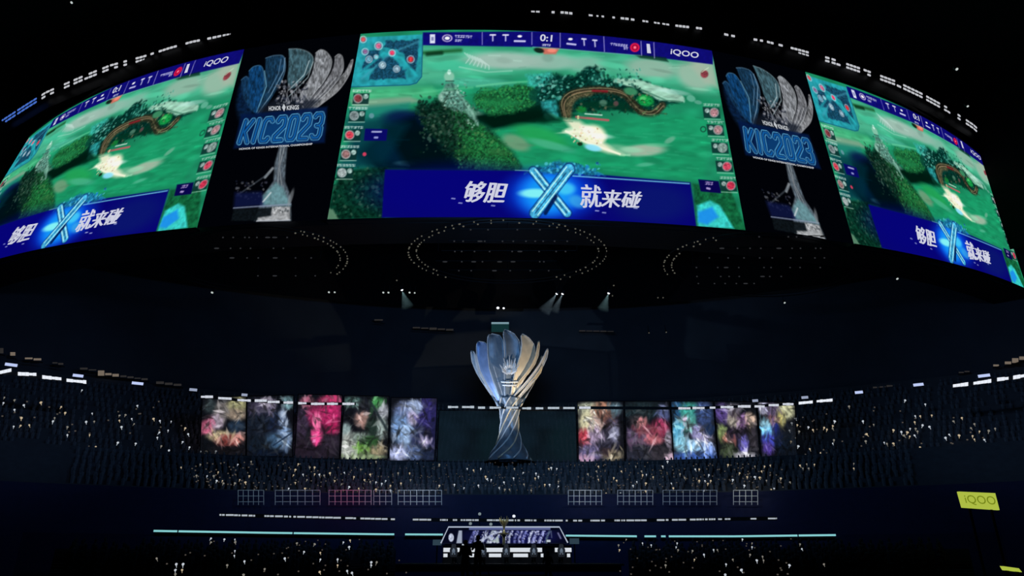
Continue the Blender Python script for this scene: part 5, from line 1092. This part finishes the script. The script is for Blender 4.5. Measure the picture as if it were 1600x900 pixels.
# ---------------------------------------------------------------- crowd and hand-held lights
def crowd(name, r0, z0, m_, rows, az0, az1, label, dens, seed, floor=0.0, skip=None):
    R = random.Random(seed); mb = MB(); dr = 0.84
    for i in range(rows):
        r = r0 + dr * (i + .5); z = z0 + m_ * (dr * i) + floor; n = int(math.radians(az1 - az0) * r / .62)
        for k in range(n):
            if R.random() > dens: continue
            a = math.radians(az0 + (az1 - az0) * (k + R.uniform(-.2, .2)) / n)
            if skip and skip(math.degrees(a)): continue
            c0 = (r * math.sin(a), r * math.cos(a), z); s_ = R.uniform(.9, 1.08)
            mb.lathe([(.16 * s_, .0), (.2 * s_, .35), (.21 * s_, .62), (.06, .74), (.1, .84), (.1, .95), (.03, 1.04)], 6, c0, 1, .75)
    o = link(name, mb.mesh(name), CROWD if r0 > 60 else CLOTH); tag(o, label, 'crowd', None, 'stuff'); return o
crowd('seated_crowd', 76.5, 8.3, 4.3 / 7.5, 8, -32, 30, 'dark seated crowd filling the lower tier', .85, 1)
crowd('seated_crowd', 88.0, 12.9, 10.2 / 12, 13, -42, 42, 'dark seated crowd filling the upper tier', .7, 2)
crowd('seated_crowd', 44.4, .35, 2.2 / 18, 20, -31, 31, 'dark crowd on the low banks beside the stage', .5, 3, 0.0, lambda a: abs(a) < 9.3)

UPP = [((25,380),(20,412),(85,395),(85,452),(140,425),(240,410),(125,500),(80,550),(120,545),(172,542),(358,435),(382,470),(320,500),(310,520),(395,553),(395,600),(540,473),(505,523),(552,520),(700,485),(735,482),(700,515),(772,505),(785,535),(712,553),(805,428),(690,645),(795,650),(560,670),(525,600),(480,337),(900,505),(937,517),(1003,520),(985,573),(933,585),(922,615),(1085,560),(1103,595),(1070,640),(945,665),(990,690),(960,708),(1110,672),(1055,732),(1115,738),(940,757),(1062,790),(1175,697),(1208,697),(1265,695),(1180,768),(1148,835),(1205,820),(1255,840),(1230,868),(1265,870),(625,750),(690,740),(650,765),(572,772),(523,775)), 3.75, 0, 520]
UPR = [((300,330),(603,297),(712,318),(747,378),(658,382),(685,382),(655,415),(697,432),(735,440),(630,450),(660,450),(615,470),(583,468),(670,465),(597,487),(628,492),(655,487),(540,458),(433,428),(375,410),(395,480),(390,518),(490,525),(505,532),(540,568),(540,530),(650,563),(667,575),(685,552),(865,410),(910,392),(822,500),(842,482),(895,487),(960,447),(978,425),(1005,465),(1055,462),(1090,450),(978,508),(1032,510),(968,490),(950,550),(942,575),(1045,565),(1010,595),(893,612),(928,618),(80,442),(105,457),(165,445),(180,455),(212,435),(222,410),(212,450),(218,512),(212,530),(88,560),(148,582),(178,595),(65,592),(30,650),(70,640),(80,665),(115,645),(45,665),(315,605),(330,630),(328,662),(385,655),(427,662),(492,660),(497,628),(525,637),(560,683),(740,670),(755,677),(10,395),(20,430),(30,465),(12,500),(25,545),(-10,420),(-22,460),(-14,520)), 3.461, 1240, 540]
LOL = [((310,20),(210,35),(505,20),(575,5),(290,78),(345,80),(380,80),(403,60),(395,105),(425,105),(430,118),(515,100),(545,113),(490,118),(565,80),(315,173),(345,173),(380,150),(470,170),(25,145),(820,18),(880,35),(905,35),(805,47),(795,75),(845,72),(905,70),(930,72),(955,77),(985,65),(865,100),(805,115),(770,145),(855,145),(1010,105),(1045,122),(1060,62),(1085,137),(1110,85),(1145,45),(1135,145),(1165,100),(1195,72),(1195,110),(1225,112),(1255,120),(1275,105),(1300,130),(1225,150),(1300,155),(1345,155),(1340,65),(1400,65),(1355,118),(1225,5),(1555,130),(1555,20),(1405,100)), 3.333, 220, 720]
LOC = [((345,105),(345,235),(520,130),(560,140),(605,130),(635,180),(645,195),(670,200),(500,250),(440,230),(590,235),(720,250),(750,215),(755,260),(785,260),(875,228),(815,130),(870,155),(810,190),(950,160),(945,190),(965,180),(1005,230),(1035,230),(1090,240),(1090,210),(1080,130),(1045,125),(1030,130),(920,265),(755,295),(755,340),(805,340),(1005,330),(480,340)), 4, 600, 700]
LOR = [((250,30),(240,55),(195,70),(245,80),(250,98),(330,90),(345,103),(370,55),(445,30),(475,55),(480,75),(500,72),(535,85),(450,110),(430,130),(497,118),(497,158),(365,170),(290,170),(440,175),(585,30),(610,5),(755,45),(775,45),(675,70),(700,90),(630,118),(640,143),(690,165),(775,105),(805,105),(825,75),(835,105),(820,120),(950,100),(925,22),(985,65),(1025,85),(1065,30),(1100,55),(1115,30),(1145,25),(1065,85),(1090,88),(1125,103),(1200,92),(1248,112),(1010,130),(1150,150),(1165,145),(1300,25),(1335,18),(1315,40),(1345,40),(1375,20),(1580,15),(1580,40),(800,155),(905,205)), 3.333, 860, 720]
FLL = [((365,405),(365,425),(435,410),(490,410),(492,425),(490,470),(487,495),(540,525),(83,510),(185,540),(180,570),(220,540),(215,570),(180,592),(450,545),(813,430),(850,475),(935,480),(935,515),(1025,515),(1025,545),(1055,425),(1090,415),(1085,450),(1200,530),(1228,530),(1200,545),(750,510),(645,565),(535,595),(932,580),(1075,575),(1100,585),(905,435)), 3.333, 220, 720]
FLR = [((355,440),(360,465),(395,410),(660,430),(665,465),(655,450),(740,470),(750,515),(800,490),(850,465),(870,465),(1000,410),(1050,430),(1050,450),(1040,490),(1075,520),(1110,520),(1105,500),(1300,435),(1310,460),(600,545),(910,595),(950,515),(915,540),(1245,545),(1425,540),(525,440),(480,430),(995,570)), 3.333, 860, 720]
def stick_mesh(m):
    me = MB().lathe([(.02, -.28), (.025, -.1), (.06, -.07), (.1, 0), (.1, .07), (.04, .13)], 6).mesh('hand_light'); me.materials.append(m); return me
ST = [stick_mesh(COOL), stick_mesh(WARM), stick_mesh(glow('faint_light_stick', (140, 136, 126), .8))]
R = random.Random(4); small = MB()
def lights(data, cone, label, group, first=True, mixw=.35, sc=1.0, off=1.25, rmin=None, rmax=None):
    pts, k, ox, oy = data
    for x, y in pts:
        px, py = ox + x / k, oy + y / k
        r0, z0, m_ = cone; p = on_cone(px, py, r0, z0 + off, m_); r = math.hypot(p.x, p.y)
        if rmin and r < rmin: p = at_r(px, py, rmin)
        if rmax and r > rmax: p = at_r(px, py, rmax)
        o = bpy.data.objects.new('hand_light', ST[2 if R.random() < .3 else (1 if R.random() < mixw else 0)]); C.objects.link(o); o.location = p
        o.rotation_euler = (R.uniform(-.4, .4), R.uniform(-.5, .5), 0); s_ = R.uniform(.75, 1.1) * sc; o.scale = (s_ * R.uniform(.9, 1.5), s_, s_)
        tag(o, label, 'light stick', group)
UPC = (88.0, 12.9, 10.2 / 12.0)
lights(UPP, UPC, 'small light held up in the dark upper tier left of the posters', 'hand lights in the upper tier, left side', rmin=85, rmax=100.5)
lights(UPR, UPC, 'small light held up in the dark upper tier right of the posters', 'hand lights in the upper tier, right side', mixw=.55, rmin=85, rmax=100.5)
lights(LOL, LOW, 'small light held up in the lower tier below the left posters', 'hand lights in the lower tier, left half', mixw=.6, sc=.8, rmin=76.6, rmax=85.5)
lights(LOC, LOW, 'small light held up in the lower tier below the big trophy', 'hand lights in the lower tier, middle', mixw=.2, sc=.8, rmin=76.6, rmax=85.5)
lights(LOR, LOW, 'small light held up in the lower tier below the right posters', 'hand lights in the lower tier, right half', mixw=.7, sc=.8, rmin=76.6, rmax=85.5)
lights(FLL, (44.0, .35, 2.2 / 18), 'small light held up in the floor crowd left of the stage', 'hand lights on the floor, left', mixw=.2, sc=.6, off=1.1, rmin=38, rmax=61.5)
lights(FLR, (44.0, .35, 2.2 / 18), 'small light held up in the floor crowd right of the stage', 'hand lights on the floor, right', mixw=.2, sc=.55, off=1.1, rmin=38, rmax=61.5)
# uncountable faint glints among the crowd
fm = MB(); R = random.Random(11)
def glint(x0, x1, y0, y1, n, cone, rmin, rmax, s_=.05):
    for _ in range(n):
        px, py = R.uniform(x0, x1), R.uniform(y0, y1); p = on_cone(px, py, cone[0], cone[1] + 1.1, cone[2]); r = math.hypot(p.x, p.y)
        if r < rmin or r > rmax: p = at_r(px, py, min(max(r, rmin), rmax))
        fm.box(p - Vector((s_, s_, s_)), p + Vector((s_, s_, s_)))
glint(300, 620, 722, 770, 140, LOW, 76.6, 85.5); glint(620, 920, 722, 770, 130, LOW, 76.6, 85.5, .04); glint(920, 1230, 722, 770, 150, LOW, 76.6, 85.5)
glint(0, 300, 620, 700, 25, UPC, 85, 100.5, .06); glint(1245, 1540, 635, 730, 40, UPC, 85, 100.5, .06)
glint(240, 640, 842, 898, 35, (44.0, .35, 2.2 / 18), 40, 61.5, .035); glint(960, 1250, 842, 898, 45, (44.0, .35, 2.2 / 18), 40, 61.5, .035)
o = link('phone_glints', fm.mesh('phone_glints'), glow('glint', (78, 72, 66), 1)); tag(o, 'faint scattered glints of phones among the dark crowd', 'phone glints', None, 'stuff')
